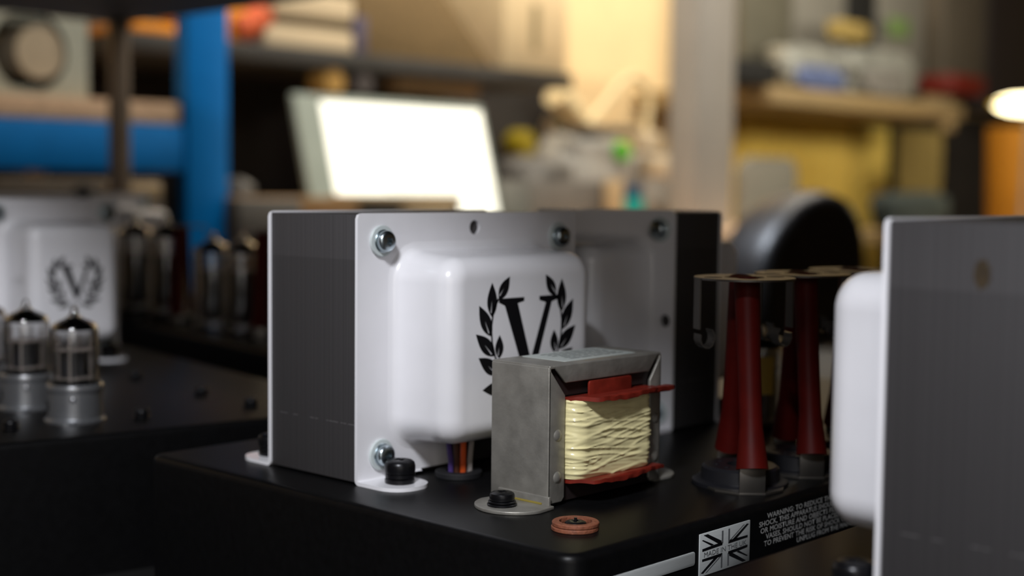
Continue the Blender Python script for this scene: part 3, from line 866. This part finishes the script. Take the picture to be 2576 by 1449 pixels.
# third amplifier behind it, parallel
amp4 = amp_root('amplifier in shadow behind the left one, with power valves and red sleeved retainers', C, TH2)
chassis(amp4, 158.5, 388.0, 200.0, 650.0)
transformer(amp4, 'output_transformer', loc=(170, 800, 0), rz=0.0, label='far white output transformer with faint emblem', **T2) if False else None
for (x, y) in ((182, 568), (190, 450), (196, 380)): retainer(amp4, x, y, 235.0)
for i, (x, y) in enumerate(((168, 622), (178, 586))):
    m = MB(); m.lathe([(17 * MM, 0), (17 * MM, 1.2 * MM), (14 * MM, 1.6 * MM), (13.6 * MM, 9 * MM), (5 * MM, 9 * MM)], n=28)
    m.build('valve_socket', CERAM, amp4, loc=(x * MM, y * MM, 0))
PVL = ['tall glass power valve on the rear amplifier beside the emblem bell', 'tall glass power valve on the rear amplifier, next to the dark retainers']
for (x, y), lb in zip(((168, 622), (178, 586)), PVL):
    valve(lb, a2(x, y, 6.0), 'power valves on the rear amplifier', scale=1.5, can=False)
valve('clear glass valve top glinting above the dark retainers behind the main transformer', a2(194, 490, 0), scale=1.45, can=False)
valve('clear glass valve top before the foot of the blue upright', a2(189, 528, 0), scale=1.42, can=False)

# fourth amplifier further back
amp5 = amp_root('furthest amplifier with a dim emblem transformer beside a pale bell', a2(130, 760, 0), TH2)
chassis(amp5, -60, 160, -60, 260)
transformer(amp5, 'output_transformer', loc=(-34, 10, 0), rz=0.0, label='far output transformer with faint emblem', **T2)
transformer(amp5, 'mains_transformer', loc=(76, 64, 0), rz=R(28), label='pale far transformer', **{**T2, 'logo': None})

# valve behind the retainers on the main amplifier
valve('small glass valve with a yellow mark behind the red sleeves', C + Vector((0.206, -0.033, 0.0)), scale=0.92, can=False, yellow=True, rz=R(205))
# cream capacitor beside it
cp = thing('capacitor', 'cream upright capacitor can between the red sleeved retainers', 'capacitor', C + Vector((0.238, -0.017, 0.0)))
m = MB(); m.lathe([(5.6 * MM, 0), (6.0 * MM, 0.6 * MM), (6.0 * MM, 36 * MM), (5.4 * MM, 37 * MM), (5.0 * MM, 36.6 * MM)], n=24)
m.build('body', mat('cream_sleeve', (196, 182, 140), 0.5), cp)
m = MB(); m.lathe([(4.9 * MM, 36.4 * MM), (4.9 * MM, 36.8 * MM)], n=20); m.build('top_disc', ALU, cp)

# bench under the amplifiers, and the dark shelf above with its corner post
bench = thing('workbench', 'black topped bench carrying the amplifiers', 'bench', (0.35, 0.35, -0.06))
m = MB(); m.box(-0.80, 0.95, -1.1, 1.12, -0.04, 0.0); m.build('bench_top', BENCHM, bench, bevel=0.004)
for (x, y) in ((-0.7, -1.0), (0.86, -1.0), (-0.7, 1.02), (0.86, 1.02)):
    m = MB(); m.box(x - .03, x + .03, y - .03, y + .03, -0.94, -0.04); m.build('leg', POST, bench, bevel=0.003)
PC = at(302, 55, 1.60)
sh = thing('overhead_shelf', 'black overhead shelf on a dark steel post at top left', 'shelf', (PC.x, PC.y, -0.06))
ZS = PC.z + 0.06
m = MB(); m.prism([(0.012, 0.012), (0.46 - PC.x, 0.012), (0.170 - PC.x, 0.50 - PC.y), (0.158 - PC.x, 0.22 - PC.y), (0.07 - PC.x, -0.31 - PC.y), (0.012, -0.31 - PC.y)], ZS, ZS + 0.03, lambda a, b, d: (a, b, d)); m.build('board', DARKSH, sh, bevel=0.002)
for (x, y) in ((0.0, 0.0),):
    m = MB(); m.box(x - .012, x + .008, y - .008, y + .008, 0.0, ZS); m.build('post', POST, sh, bevel=0.002)
m = MB(); m.box(-0.02, 0.0, -0.30 - PC.y, -0.28 - PC.y, 0.0, ZS); m.build('post', POST, sh, bevel=0.002)


# ================================================================== FAR BACKGROUND
def face(x0, x1, y0, y1, Y):
    """extent X0..X1, Z0..Z1 on the wall-parallel plane Y seen between two pixel columns and rows"""
    xm, ym = (x0 + x1) / 2, (y0 + y1) / 2
    return onY(x0, ym, Y).x, onY(x1, ym, Y).x, onY(xm, y1, Y).z, onY(xm, y0, Y).z


def slab(name, material, x0, x1, y0, y1, Y, thick, label, cat, group=None, bevel=0.004, zbase=None, **k):
    a, b, z0, z1 = face(x0, x1, y0, y1, Y)
    if zbase is not None: z0 = zbase
    o = MB().box(a, b, Y, Y + thick, z0, z1).build(name, material, bevel=bevel, **k)
    return tag(o, label, cat, group) if label else o


def ledge(px, py, Y): return onY(px, py, Y).z


def roll(name, material, px, py, rpx, Y, depth, label, cat, inner=None):
    p = onY(px, py, Y); d = (p - CAM).dot(cf); r_ = rpx * d / F
    t = thing(name, label, cat, (p.x, Y, p.z))
    m = MB(); m.lathe([(r_ * .45, -depth), (r_ * .9, -depth), (r_, -depth * .85), (r_, -depth * .1), (r_ * .95, 0.0)], n=24, axis='y', capb=True)
    m.build('reel', material, t)
    m = MB(); m.lathe([(r_ * .4, -depth - 0.002), (r_ * .4, 0.0)], n=16, axis='y'); m.build('hub', inner or material, t)
    return t

# --- blue rack
YR = 1.75
a, b, z0, z1 = face(470, 576, 40, 600, YR)
rk = thing('storage_rack', 'bright blue steel rack with upright and beam at left', 'rack', ((a + b) / 2, YR, ZF))
o = MB().box(a - rk.location.x, b - rk.location.x, 0, 0.03, 0, z1 + 0.3 - ZF).build('upright', BLUE, rk, bevel=0.003)
MB().box(-1.5, a - rk.location.x, 0.004, 0.03, ledge(400, 432, YR) - ZF, ledge(400, 313, YR) - ZF).build('beam', BLUE, rk, bevel=0.003)
MB().box(-1.5, -1.43, 0, 0.03, 0, z1 + 0.3 - ZF).build('upright', BLUE, rk, bevel=0.003)
zb0, zb1 = ledge(400, 311, YR), ledge(400, 256, YR)
MB().box(-1.45, a - rk.location.x - 0.004, 0.01, 0.45, zb0 - ZF, zb1 - ZF).build('shelf_board', CHIP, rk, bevel=0.002, label='pale chipboard shelf')
MB().box(-1.45, a - rk.location.x - 0.004, 0.46, 0.475, 0.6, ledge(400, 103, YR + .47) - ZF).build('back_panel', DARKP, rk)
# white carton with a round opening
a, b, z0, z1 = face(-60, 222, 40, 255, YR + 0.04)
bx = thing('loudspeaker_box', 'pale box with a round dark opening on the blue rack', 'box', ((a + b) / 2, YR + 0.04, zb1 + 0.001))
hx, hz = onY(75, 130, YR + 0.04).x - bx.location.x, onY(75, 130, YR + 0.04).z - zb1
w2 = (b - a) / 2; Hb = z1 - zb1
m = MB(); m.prism([(-w2, 0), (w2, 0), (w2, Hb), (-w2, Hb)], 0.0, 0.012, lambda p, q, d: (p, d, q), holes=[circ(hx, hz, 0.055, 32)])
m.box(-w2, w2, 0.012, 0.25, 0, 0.012); m.box(-w2, w2, 0.012, 0.25, Hb - .012, Hb); m.box(-w2, -w2 + .012, 0.012, 0.25, .012, Hb - .012); m.box(w2 - .012, w2, 0.012, 0.25, .012, Hb - .012)
m.build('box_shell', CARTON, bx, label='pale box shell')
m = MB(); m.lathe([(0.055, 0.0), (0.052, 0.07), (0.030, 0.07)], (hx, 0.0, hz), 32, axis='y', capb=False, capt=False); m.build('opening_rim', DARKIN, bx)  # dark colour stands in for shade inside the opening
m = MB(); m.lathe([(0.036, 0.004), (0.034, 0.07)], (hx + 0.018, 0.0, hz), 24, axis='y'); m.build('lit_inside_disc', BEIGE, bx, label='beige disc standing for the lit inside of the opening')  # beige colour stands in for the lit inner wall of the opening

slab('low_cabinet', mat('brown_grey_cabinet', (104, 92, 78), 0.7, nscale=10, namt=0.12), -80, 412, 448, 560, 1.52, 0.16, 'brown grey low cabinet under the blue beam', 'cabinet', zbase=ZF)
slab('batten', PINEW, 285, 410, 464, 498, 1.495, 0.024, 'pale batten fixed on the low cabinet front', 'batten')
roll('knob', DARKIN, 206, 488, 26, 1.52, 0.008, 'dark round knob on the low cabinet', 'knob')
# --- long dark shelf on the wall with boxes
YS = 2.0
xa = onY(330, 130, YS).x; xb = onY(1442, 200, YS).x
zt, zu = ledge(1000, 143, YS), ledge(1000, 184, YS)
ws = MB().box(xa, xb, YS, 2.398, zu, zt).build('wall_shelf', SHELFG, bevel=0.003)
tag(ws, 'long dark grey wall shelf above the lit screen', 'shelf')
YI = YS + 0.02
slab('crate', ORANGE, 335, 468, 58, 100, YI, 0.25, 'bright orange crate at the end of the long shelf, left of the blue upright', 'crate', zbase=zt)
slab('crate', ORANGE, 566, 628, 22, 110, YI + .01, 0.2, 'orange crate just right of the blue upright', 'crate', zbase=zt)
m = MB(); p0 = onY(610, 100, YI - .01); p1 = onY(680, 40, YI - .01)
m.tube([(p0.x, p0.y + .03, zt + 0.024), (p0.x * .6 + p1.x * .4, p0.y + .03, zt + .028), (p1.x, p1.y + .03, p1.z - 0.005), (p1.x + .012, p1.y + .06, p1.z + .01)], [0.022, 0.026, 0.026, 0.018], 14)
tag(m.build('cloth_bundle', REDOR), 'crumpled red-orange cloth leaning beside the white paper stack', 'cloth')
slab('paper_stack', STACK, 668, 896, 72, 118, YI, 0.28, 'lower thick cream paper stack on the long shelf', 'paper stack', zbase=zt)
zl = ledge(790, 72, YI)
slab('folder', GREYF, 690, 905, 48, 72, YI + .01, 0.27, 'grey folder between the two cream paper stacks', 'folder', zbase=zl)
zm = ledge(790, 48, YI + .01)
slab('paper_stack', STACK, 690, 892, -16, 48, YI, 0.28, 'upper cream paper stack on the long shelf', 'paper stack', zbase=zm)
slab('tape_dispenser', mat('purple_grey_plastic', (92, 84, 102), 0.5), 893, 925, 40, 130, YI - .005, 0.05, 'small purple-grey dispenser beside the paper stacks', 'dispenser', zbase=zt)
# leaning tan panel
a_, b_ = onY(925, 60, YI).x, onY(1262, 160, YI).x
a2_, b2_ = onY(925, -60, YI).x, onY(1130, -60, YI).x
ztop = ledge(1050, -70, YI)
m = MB(); m.prism([(a_, zt), (b_, zt), (b2_, ztop), (a2_, ztop)], YI + 0.02, YI + 0.09, lambda p, q, d: (p, d + (q - zt) * 0.12, q))
tag(m.build('grille_panel', TAN, bevel=0.004), 'tan cloth covered panel with a slanting edge on the long shelf', 'panel')
# cream carton with faint print
a, b, z0, z1 = face(1268, 1428, -60, 168, YI)
ct = thing('carton', 'cream carton with a faint upright print at the shelf end', 'carton', ((a + b) / 2, YI, zt))
MB().box(a - ct.location.x, b - ct.location.x, 0, 0.2, 0, z1 - zt).build('carton_body', CREAMB, ct, bevel=0.004)
px = onY(1347, 70, YI); m = MB(); m.prism(rrect(px.x - ct.location.x - .012, px.x - ct.location.x + .012, px.z - zt - .05, px.z - zt + .05, .01, 4), -0.001, 0.0005, lambda p, q, d: (p, d, q))
m.build('printed_mark', OLIVE, ct, label='faint olive printed figure')

a, b = onY(-150, 60, 2.42).x, onY(1110, 60, 2.42).x
tag(MB().box(a, b, 2.42, YW - 0.001, max(zt, ledge(1345, 206, 2.40)) + 0.003, 1.5).build('reflection_board', mat('brown_board', (84, 70, 54), 0.8, nscale=12, namt=0.2)), 'added brown board above the long shelf that darkens reflections on the amplifiers', 'board')  # added, mostly out of view, to darken what the chassis tops reflect
# --- dark panel beneath the shelf and things hung on it
YP, YL = 2.40, 1.93
a, b = onY(150, 300, YP).x, onY(1440, 300, YP).x
pn = MB().box(a, b, YP, YW - 0.001, ledge(1000, 576, YL) + 0.001, ledge(1345, 206, 2.40)).build('under_shelf_panel', DARKP); tag(pn, 'dark panel on the wall below the long shelf', 'board')
roll('tape_reel', mat('ochre_tape', (196, 152, 80), 0.6), 800, 206, 34, 2.06, 0.05, 'ochre tape reel hung under the shelf above the screen', 'reel')
roll('tape_reel', mat('mauve_grey_tape', (92, 84, 82), 0.6), 874, 210, 30, 2.06, 0.05, 'mauve grey tape reel hung beside the ochre one', 'reel')
a, b, z0, z1 = face(1000, 1205, 208, 238, 2.04)
tag(MB().box(a, b, 2.04, 2.08, z0, zu).build('wooden_rule', CARDB, bevel=0.003), 'brown wooden strip fixed under the long shelf above the screen', 'strip')
roll('yellow_reel', YELLOWD, 1290, 362, 34, YP, 0.05, 'round yellow reel hung on the dark panel', 'reel')
roll('dial', BEIGE, 1382, 322, 30, YP, 0.02, 'small beige dial ringed in dark green near the wall', 'dial', DKGREEN)
slab('green_holder', DKGREEN, 1400, 1428, 292, 345, YP - .01, 0.03, 'dark green holder beside the beige dial', 'holder')

# --- laptop
zl0 = -0.0
def tilt(x, z, d=0.0, y0=YL, zb=0.0, k=0.27): return (x, y0 + (z - zb) * k + d, z)
p_tl, p_tr = onY(738, 238, YL + .06), onY(1213, 266, YL + .06)
zbl = ledge(1000, 560, YL); ztl = ledge(980, 250, YL + 0.06)
lp = thing('laptop', 'open laptop with a glowing white screen and grey side strip', 'laptop', ((p_tl.x + p_tr.x) / 2, YL, zbl))
ox, oz = lp.location.x, zbl
xl, xr = p_tl.x - ox, p_tr.x - ox
tl = lambda p, q, d: (p, q * 0.27 + d, q)
m = MB(); m.prism(rrect(xl, xr, 0, ztl - oz, .008, 4), 0.0, 0.012, tl); m.build('lid', LAPT, lp, label='grey laptop lid')
x_s = onY(822, 300, YL + .04).x - ox
m = MB(); m.prism([(x_s, 0.012), (xr - .010, 0.012), (xr - .010, ztl - oz - .012), (x_s, ztl - oz - .012)], -0.0012, 0.0, tl); scn = m.build('screen', SCREEN, lp, smooth=False, label='glowing white screen')
m = MB()
xt = onY(960, 400, YL + .03).x - ox
for i in range(9):
    zz = 0.045 + i * 0.0105; xx = xt
    while xx < xt + 0.19:
        w = random.uniform(.012, .035); m.prism([(xx, zz), (xx + w, zz), (xx + w, zz + .004), (xx, zz + .004)], -0.0016, -0.0012, tl); xx += w + .008
m.build('screen_text', SCRGREY, scn, smooth=False)['kind'] = 'stuff'
m = MB(); m.box(xl, xr, -0.21, 0.0, -0.016, 0.0); m.build('keyboard_deck', LAPT, lp, bevel=0.004)

def bag(name, material, x0, x1, y0, y1, Y, label, cat, depth=0.12, zbase=None, lump=0.18, group=None):
    a, b, z0, z1 = face(x0, x1, y0, y1, Y)
    if zbase is not None: z0 = zbase
    c = Vector(((a + b) / 2, Y + depth / 2, (z0 + z1) / 2)); hx_, hy_, hz_ = (b - a) / 2, depth / 2, (z1 - z0) / 2
    bm = bmesh.new(); bmesh.ops.create_icosphere(bm, subdivisions=4, radius=1.0)
    vs = []
    sq = lambda v: math.copysign(abs(v) ** 0.55, v)
    for v in bm.verts:
        p = v.co; q = Vector((sq(p.x), sq(p.y), sq(p.z)))
        n_ = noise.noise(p * 2.3 + Vector((c.x * 9, c.z * 9, 0))) * lump
        q *= (0.93 + n_)
        q.z = max(q.z, -1.0)
        vs.append(Vector((c.x + q.x * hx_, c.y + q.y * hy_, c.z + q.z * hz_)))
    fs = [tuple(v.index for v in f.verts) for f in bm.faces]; bm.free()
    m = MB(); m.add(vs, fs)
    return tag(m.build(name, material, ang=80), label, cat, group)


# --- far bench on which the laptop and clutter stand
zbn = zbl - 0.016
fb = thing('workbench', 'far workbench along the wall behind the amplifiers', 'bench', (1.9, 2.0, zbn))
MB().box(-0.62, 1.02, -0.36, 0.44, -0.03, 0.0).build('bench_top', CHIP, fb, bevel=0.003)
for x in (-0.55, 0.96):
    for y in (-0.3, 0.38): MB().box(x - .025, x + .025, y - .025, y + .025, ZF - zbn, -0.03).build('leg', POST, fb)
# boxes before the laptop
YB_ = 1.68
slab('cardboard_box', CARDB, 640, 905, 497, 560, YB_, 0.10, 'low brown cardboard box before the laptop', 'box', zbase=zbn)
slab('meter', BAGD, 600, 760, 500, 560, YB_ - .02, 0.015, 'dim grey instrument before the cardboard box', 'instrument', zbase=zbn)
bag('parts_bag', BAGD, 600, 658, 446, 560, 1.80, 'grey film bag right of the blue upright', 'bag', 0.08, zbn)
slab('plank', PINEW, 870, 1165, 490, 512, YB_ + .0, 0.04, 'pale wooden batten lying before the laptop', 'batten', zbase=ledge(1000, 512, YB_))
slab('tool_tray', DARKIN, 915, 1160, 512, 560, YB_ - .01, 0.03, 'black tray under the pale wooden batten', 'tray', zbase=zbn)
slab('plank', PINEW, 1030, 1150, 519, 560, YB_ - .03, 0.025, 'short pale block before the black tray', 'block', zbase=zbn)

# --- gooseneck lamp on the lit wall
gl = thing('gooseneck_lamp', 'pale gooseneck lamp looped before the bright wall', 'lamp', (onY(1622, 340, 2.33).x, 2.33, zbn))
gp = [onY(1622, 330, 2.33), onY(1632, 260, 2.33), onY(1622, 210, 2.33), onY(1592, 190, 2.33), onY(1560, 210, 2.33), onY(1520, 262, 2.33), onY(1470, 320, 2.33)]
gp = [p - gl.location for p in gp]
m = MB(); m.tube([Vector((0, 0, 0)), Vector((gp[0].x, 0, gp[0].z * .5))] + gp, 0.012, 10); m.build('arm', PALEARM, gl)
hp = [onY(1475, 315, 2.33) - gl.location, onY(1440, 280, 2.33) - gl.location, onY(1400, 235, 2.33) - gl.location]
m = MB(); m.tube(hp, [0.014, 0.030, 0.036], 16); m.build('lamp_head', PALEARM, gl)
m = MB(); m.lathe([(0.05, 0.0), (0.05, 0.012), (0.02, 0.02)], n=20); m.build('base', PALEARM, gl)

# --- clutter on the far bench
bag('parts_bag', BAG, 1430, 1625, 335, 560, 2.08, 'large pale film bag behind the green cap', 'bag', 0.16, zbn)
bag('parts_bag', BAGD, 1315, 1480, 392, 560, 1.98, 'dim grey film bag right of the laptop', 'bag', 0.14, zbn)
slab('parts_box', BAGD, 1330, 1600, 455, 560, 1.86, 0.09, 'long dim grey box above the main transformer', 'box', zbase=zbn)
slab('label_printer', mat('dark_taupe_plastic', (96, 86, 74), 0.5), 1480, 1600, 316, 350, 2.10, 0.10, 'dark taupe flat case on top of the pale bag', 'case', zbase=ledge(1540, 340, 2.10))
roll('bottle_cap', GREEN, 1549, 381, 25, 2.10, 0.03, 'bright green round cap among the film bags', 'cap')
slab('jar', BEIGE, 1618, 1668, 330, 385, 2.14, 0.04, 'upper beige jar under the lit wall', 'jar', zbase=None, bevel=0.012)
slab('jar', BEIGE, 1655, 1712, 395, 448, 2.06, 0.05, 'lower beige jar beside the pink hose', 'jar', zbase=None, bevel=0.012)
bag('parts_bag', BAG, 1625, 1722, 380, 560, 2.16, 'grey film bag under the beige jars', 'bag', 0.12, zbn, 0.12)
slab('wooden_peg', PINEW, 1540, 1572, 452, 560, 1.83, 0.025, 'upright beige peg left of the teal bottle', 'peg', zbase=zbn)
p = onY(1608, 540, 1.83); dpx = (p - CAM).dot(cf) / F
bt = thing('spray_bottle', 'teal bottle with a deep blue cap above the transformer edge', 'bottle', (p.x, 1.85, zbn))
zc_ = onY(1608, 497, 1.83).z - zbn; ztb = onY(1608, 468, 1.83).z - zbn
m = MB(); m.lathe([(30 * dpx, 0), (31 * dpx, .004), (31 * dpx, zc_ - .004), (28 * dpx, zc_)], n=24); m.build('bottle_body', TEAL, bt)
m = MB(); m.lathe([(25 * dpx, zc_), (25 * dpx, ztb - .003), (21 * dpx, ztb)], n=24); m.build('cap', DBLUE, bt)
hs = [onY(1712, 405, 2.0), onY(1735, 430, 1.98), onY(1752, 470, 1.95), onY(1768, 510, 1.92), onY(1778, 560, 1.90)]
m = MB(); m.tube(hs, 0.014, 10); tag(m.build('hose', PINK), 'dull pink hose curving down beside the grey pillar', 'hose')

# --- grey pillar
a, b, _, _ = face(1752, 1848, 0, 500, 1.72)
struct(MB().box(a, b, 1.72, 1.79, ZF, ZC).build('pillar', PILLAR, bevel=0.004))

# --- right-hand bench shelf, its clutter, curtains and chairs
Y2 = 2.0
xa, xb = onY(1940, 240, Y2).x, onY(2425, 290, Y2).x
zt2, zu2 = ledge(2180, 240, Y2), ledge(2180, 282, Y2)
s2 = thing('wooden_shelf', 'wooden wall shelf with a bracket over yellow curtains at right', 'shelf', ((xa + xb) / 2, Y2, zu2))
MB().box(xa - s2.location.x, xb - s2.location.x, 0, YW - Y2, 0, zt2 - zu2).build('board', WOODS, s2, bevel=0.004)
bq = onY(2392, 330, Y2)
MB().box(bq.x - s2.location.x - .03, bq.x - s2.location.x + .03, 0.0, 0.03, bq.z - zu2, 0.0).build('bracket', WOODS, s2, bevel=0.004)
YJ = Y2 + 0.03
slab('binder', OLIVBX, 1868, 1992, -60, 172, YJ + .17, 0.2, 'olive grey binder standing beside the grey pillar', 'binder', zbase=zt2)
slab('carton', GRYBX, 2000, 2128, -60, 100, YJ + .2, 0.2, 'grey carton standing next to the olive binder', 'carton', zbase=zt2)
slab('tool_case', DARKIN, 2138, 2205, -40, 52, YJ + .2, 0.2, 'black case at the top between two grey cartons', 'case', zbase=zt2)
slab('carton', GRYBX, 2215, 2330, -60, 120, YJ + .21, 0.2, 'grey carton right of the black case', 'carton', zbase=zt2)
bag('cloth', OLIVC, 2105, 2200, 50, 106, YJ + .06, 'dull yellow cloth lying on the silver bags', 'cloth', 0.05, ledge(2150, 106, YJ + .06))
bag('parts_bag', SILBAG, 1985, 2132, 110, 235, YJ + .035, 'silver film bag above the blue cloth', 'bag', 0.12, zt2)
bag('parts_bag', SILBAG, 2146, 2330, 118, 245, YJ + .035, 'silver film bag with a dark mouth on the wooden shelf', 'bag', 0.13, zt2)
slab('green_tag', mat('dull_green_card', (104, 128, 72), 0.7), 2240, 2290, 45, 95, YJ + .14, 0.01, 'dull green card on the grey carton', 'card')
bag('folded_cloth', BLUECL, 2020, 2140, 168, 225, YJ - .03, 'blue grey cloth folded on the wooden shelf edge', 'cloth', 0.045, zt2)
bag('cable_coil', BAGD, 2195, 2290, 172, 262, YJ - .03, 'dark grey coil heaped at the wooden shelf edge', 'coil', 0.045, zt2)
slab('cable_tray', DARKIN, 1852, 1960, 150, 235, YJ - .02, 0.1, 'dark tray at the pillar end of the wooden shelf', 'tray', zbase=zt2)
slab('cabinet', mat('taupe_cabinet', (92, 84, 72), 0.6, nscale=8, namt=0.1), 2375, 2480, -60, 205, 2.30, 0.10, 'taupe wall cabinet above the red box behind the lamp', 'cabinet')
slab('cabinet', mat('near_black_cabinet', (40, 33, 31), 0.6), 2485, 2640, -60, 285, 2.30, 0.10, 'near black wall cabinet at the right edge above the lamp', 'cabinet')
slab('toolbox', REDBOX, 2400, 2480, 190, 238, Y2 + .02, 0.12, 'dark red box beside the lamp', 'box', zbase=None)


def curtain(x0, x1, y0, y1, Y, material, label, folds, amp=0.012):
    a, b, z0, z1 = face(x0, x1, y0, y1, Y); z1 = min(z1, zu2 - 0.003)
    m = MB(); m.grid(folds * 10 + 1, 5, lambda u, v: (a + (b - a) * u, Y + amp * sin(u * folds * 2 * pi) + 0.004 * sin(v * 3 + u * 9), z0 + (z1 - z0) * v))
    o = m.build('curtain', material, recalc=False)
    md = o.modifiers.new('cloth', 'SOLIDIFY'); md.thickness = 0.003
    return tag(o, label, 'curtain')


curtain(1846, 2132, 284, 720, YW - .06, YCURT, 'wide pleated yellow curtain below the wooden shelf', 9, 0.02)
curtain(2148, 2226, 284, 720, YW - .07, YCURT, 'narrow yellow curtain right of the dark gap', 3)
curtain(2262, 2364, 300, 560, YW - .07, OLIVC, 'olive curtain under the shelf bracket', 5)
slab('dark_cupboard', DARKP, 2120, 2440, 290, 720, YW - .03, 0.028, None, None) if False else None
slab('cupboard', DARKP, 2125, 2575, 286, 700, YW - .035, 0.03, 'dark cupboard front behind the narrow curtains', 'cupboard', zbase=ZF)

# grey shell chair
a, b, z0, z1 = face(1872, 2012, 396, 660, 1.95)
gc = thing('shell_chair', 'grey shell backed chair before the yellow curtain', 'chair', ((a + b) / 2, 1.95, ZF))
w_ = (b - a) / 2
m = MB(); m.prism(rrect(-w_, w_, z0 - ZF - .25, z1 - ZF, 0.05, 6), 0.0, 0.02, lambda p, q, d: (p, d + 0.6 * p * p, q)); m.build('backrest', GREYCH, gc, bevel=0.004)
m = MB(); m.prism(rrect(-w_, w_, -0.30, 0.0, 0.05, 6), 0.43, 0.45, lambda p, q, d: (p, q, d)); m.build('seat', GREYCH, gc, bevel=0.004)
for x in (-1, 1):
    m = MB(); m.box(x * w_ * .8 - .01, x * w_ * .8 + .01, -0.02, 0.0, 0.44, z0 - ZF); m.build('back_post', POST, gc)
    for y in (-0.26, -0.03):
        m = MB(); m.box(x * w_ * .8 - .012, x * w_ * .8 + .012, y - .012, y + .012, 0.0, 0.43); m.build('leg', POST, gc)

# black leather chair: a thick padded back turned so that its left edge shows
DC = 1.75
pc = at(2030, 640, DC)
bc = thing('office_chair', 'black leather office chair with a curved padded back', 'chair', (pc.x, pc.y, ZF), R(42.88 - 11.3 - 90 + 42))
dpx = DC / F
outl = [(1896, 640), (1918, 590), (1946, 545), (1980, 506), (2018, 484), (2058, 476), (2096, 484), (2126, 506), (2146, 545), (2158, 600), (2166, 680), (2172, 900), (1872, 900), (1880, 720)]
KX = 1.30
pts = [((x - 2030) * dpx * KX, (640 - y) * dpx + (pc.z - ZF)) for x, y in outl]
n = len(pts); vs = []; fs = []
cx_ = 0.01; cz_ = pc.z - ZF - 0.05
for sc_, yy in ((0.80, 0.080), (0.94, 0.074), (1.0, 0.055), (1.0, 0.0), (0.96, -0.018), (0.84, -0.026), (0.5, -0.022)):
    for (x, z) in pts: vs.append((cx_ + (x - cx_) * sc_, yy, cz_ + (z - cz_) * sc_))
for i in range(6):
    for k in range(n):
        k2 = (k + 1) % n; fs.append((i * n + k, i * n + k2, (i + 1) * n + k2, (i + 1) * n + k))
fs.append(tuple(range(n))); fs.append(tuple(reversed([6 * n + k for k in range(n)])))
m = MB(); m.add(vs, fs); o = m.build('backrest', LEATH, bc, ang=80)
md = o.modifiers.new('soft', 'SUBSURF'); md.levels = 1; md.render_levels = 2
m = MB(); m.prism(rrect(-0.22, 0.24, -0.42, 0.0, 0.08, 6), 0.44, 0.52, lambda p, q, d: (p, q, d)); m.build('seat', LEATH, bc, bevel=0.02, seg=3)
m = MB(); m.box(-0.03, 0.05, 0.02, 0.05, 0.46, pc.z - ZF - 0.10); m.build('back_support', POST, bc)
m = MB(); m.lathe([(0.03, 0.10), (0.03, 0.44)], (0, -0.2, 0), 14); m.build('gas_column', POST, bc)
for k in range(5):
    m = MB(); a = 2 * pi * k / 5
    m.tube([(0, -0.2, 0.10), (0.28 * cos(a), -0.2 + 0.28 * sin(a), 0.06)], [0.026, 0.018], 8); m.lathe([(0.022, -0.012), (0.026, 0), (0.022, 0.012)], (0.28 * cos(a), -0.2 + 0.28 * sin(a), 0.028), 12, axis='x')
    m.build('caster_leg', POST, bc)

# --- side bench with lamp and amber bin
YE = 1.72
zs2 = ledge(2400, 585, YE)
sb = thing('workbench', 'side bench at far right under the glowing lamp', 'bench', (onY(2500, 600, YE).x, YE, zs2))
MB().box(-0.45, 0.75, -0.12, 0.42, -0.03, 0.0).build('bench_top', WOODS, sb, bevel=0.003)
for x in (-0.4, 0.7):
    for y in (-0.08, 0.38): MB().box(x - .025, x + .025, y - .025, y + .025, ZF - zs2, -0.03).build('leg', POST, sb)
bag('cloth', TEALD, 2238, 2408, 478, 600, YE + .05, 'dark teal cloth heaped below the olive curtain', 'cloth', 0.08, zs2, 0.1)
pa = onY(2606, 420, YE + .02)
an = thing('storage_bin', 'amber translucent bin lit by the lamp at the right edge', 'bin', (pa.x, YE + 0.05, zs2))
da = (pa - CAM).dot(cf) / F
m = MB(); m.lathe([(88 * da, 0), (92 * da, .01), (98 * da, onY(2590, 318, YE).z - zs2), (94 * da, onY(2590, 318, YE).z - zs2), (86 * da, 0.012)], n=32, capt=True); m.build('bin_body', AMBER, an)
# lamp with glowing dish
pl = onY(2580, 262, 1.60)
dl = (pl - CAM).dot(cf) / F
tl_ = thing('desk_lamp', 'yellow rimmed desk lamp with a glowing white dish', 'lamp', (pl.x, pl.y, zs2))
hz_ = pl.z - zs2
m = MB(); m.lathe([(86 * dl, -0.003), (86 * dl, 0.004), (79 * dl, 0.006), (79 * dl, -0.004)], n=36, capb=False, capt=False); m.build('lamp_rim', LAMPY, tl_, loc=(0, 0, hz_))
m = MB(); m.lathe([(4 * dl, -26 * dl), (40 * dl, -22 * dl), (66 * dl, -13 * dl), (79 * dl, 0), (66 * dl, 12 * dl), (40 * dl, 20 * dl), (4 * dl, 23 * dl)], n=36); m.build('diffuser', LAMPG, tl_, loc=(0, 0, hz_), ang=80)
m = MB(); m.tube([(0.14, 0.06, 0.0), (0.15, 0.06, hz_ * .5), (0.12, 0.04, hz_ * .95), (86 * dl, 0.0, hz_)], 0.008, 8); m.build('arm', POST, tl_)
m = MB(); m.lathe([(0.06, 0), (0.06, 0.012), (0.015, 0.02)], (0.14, 0.06, 0), 20); m.build('base', POST, tl_)
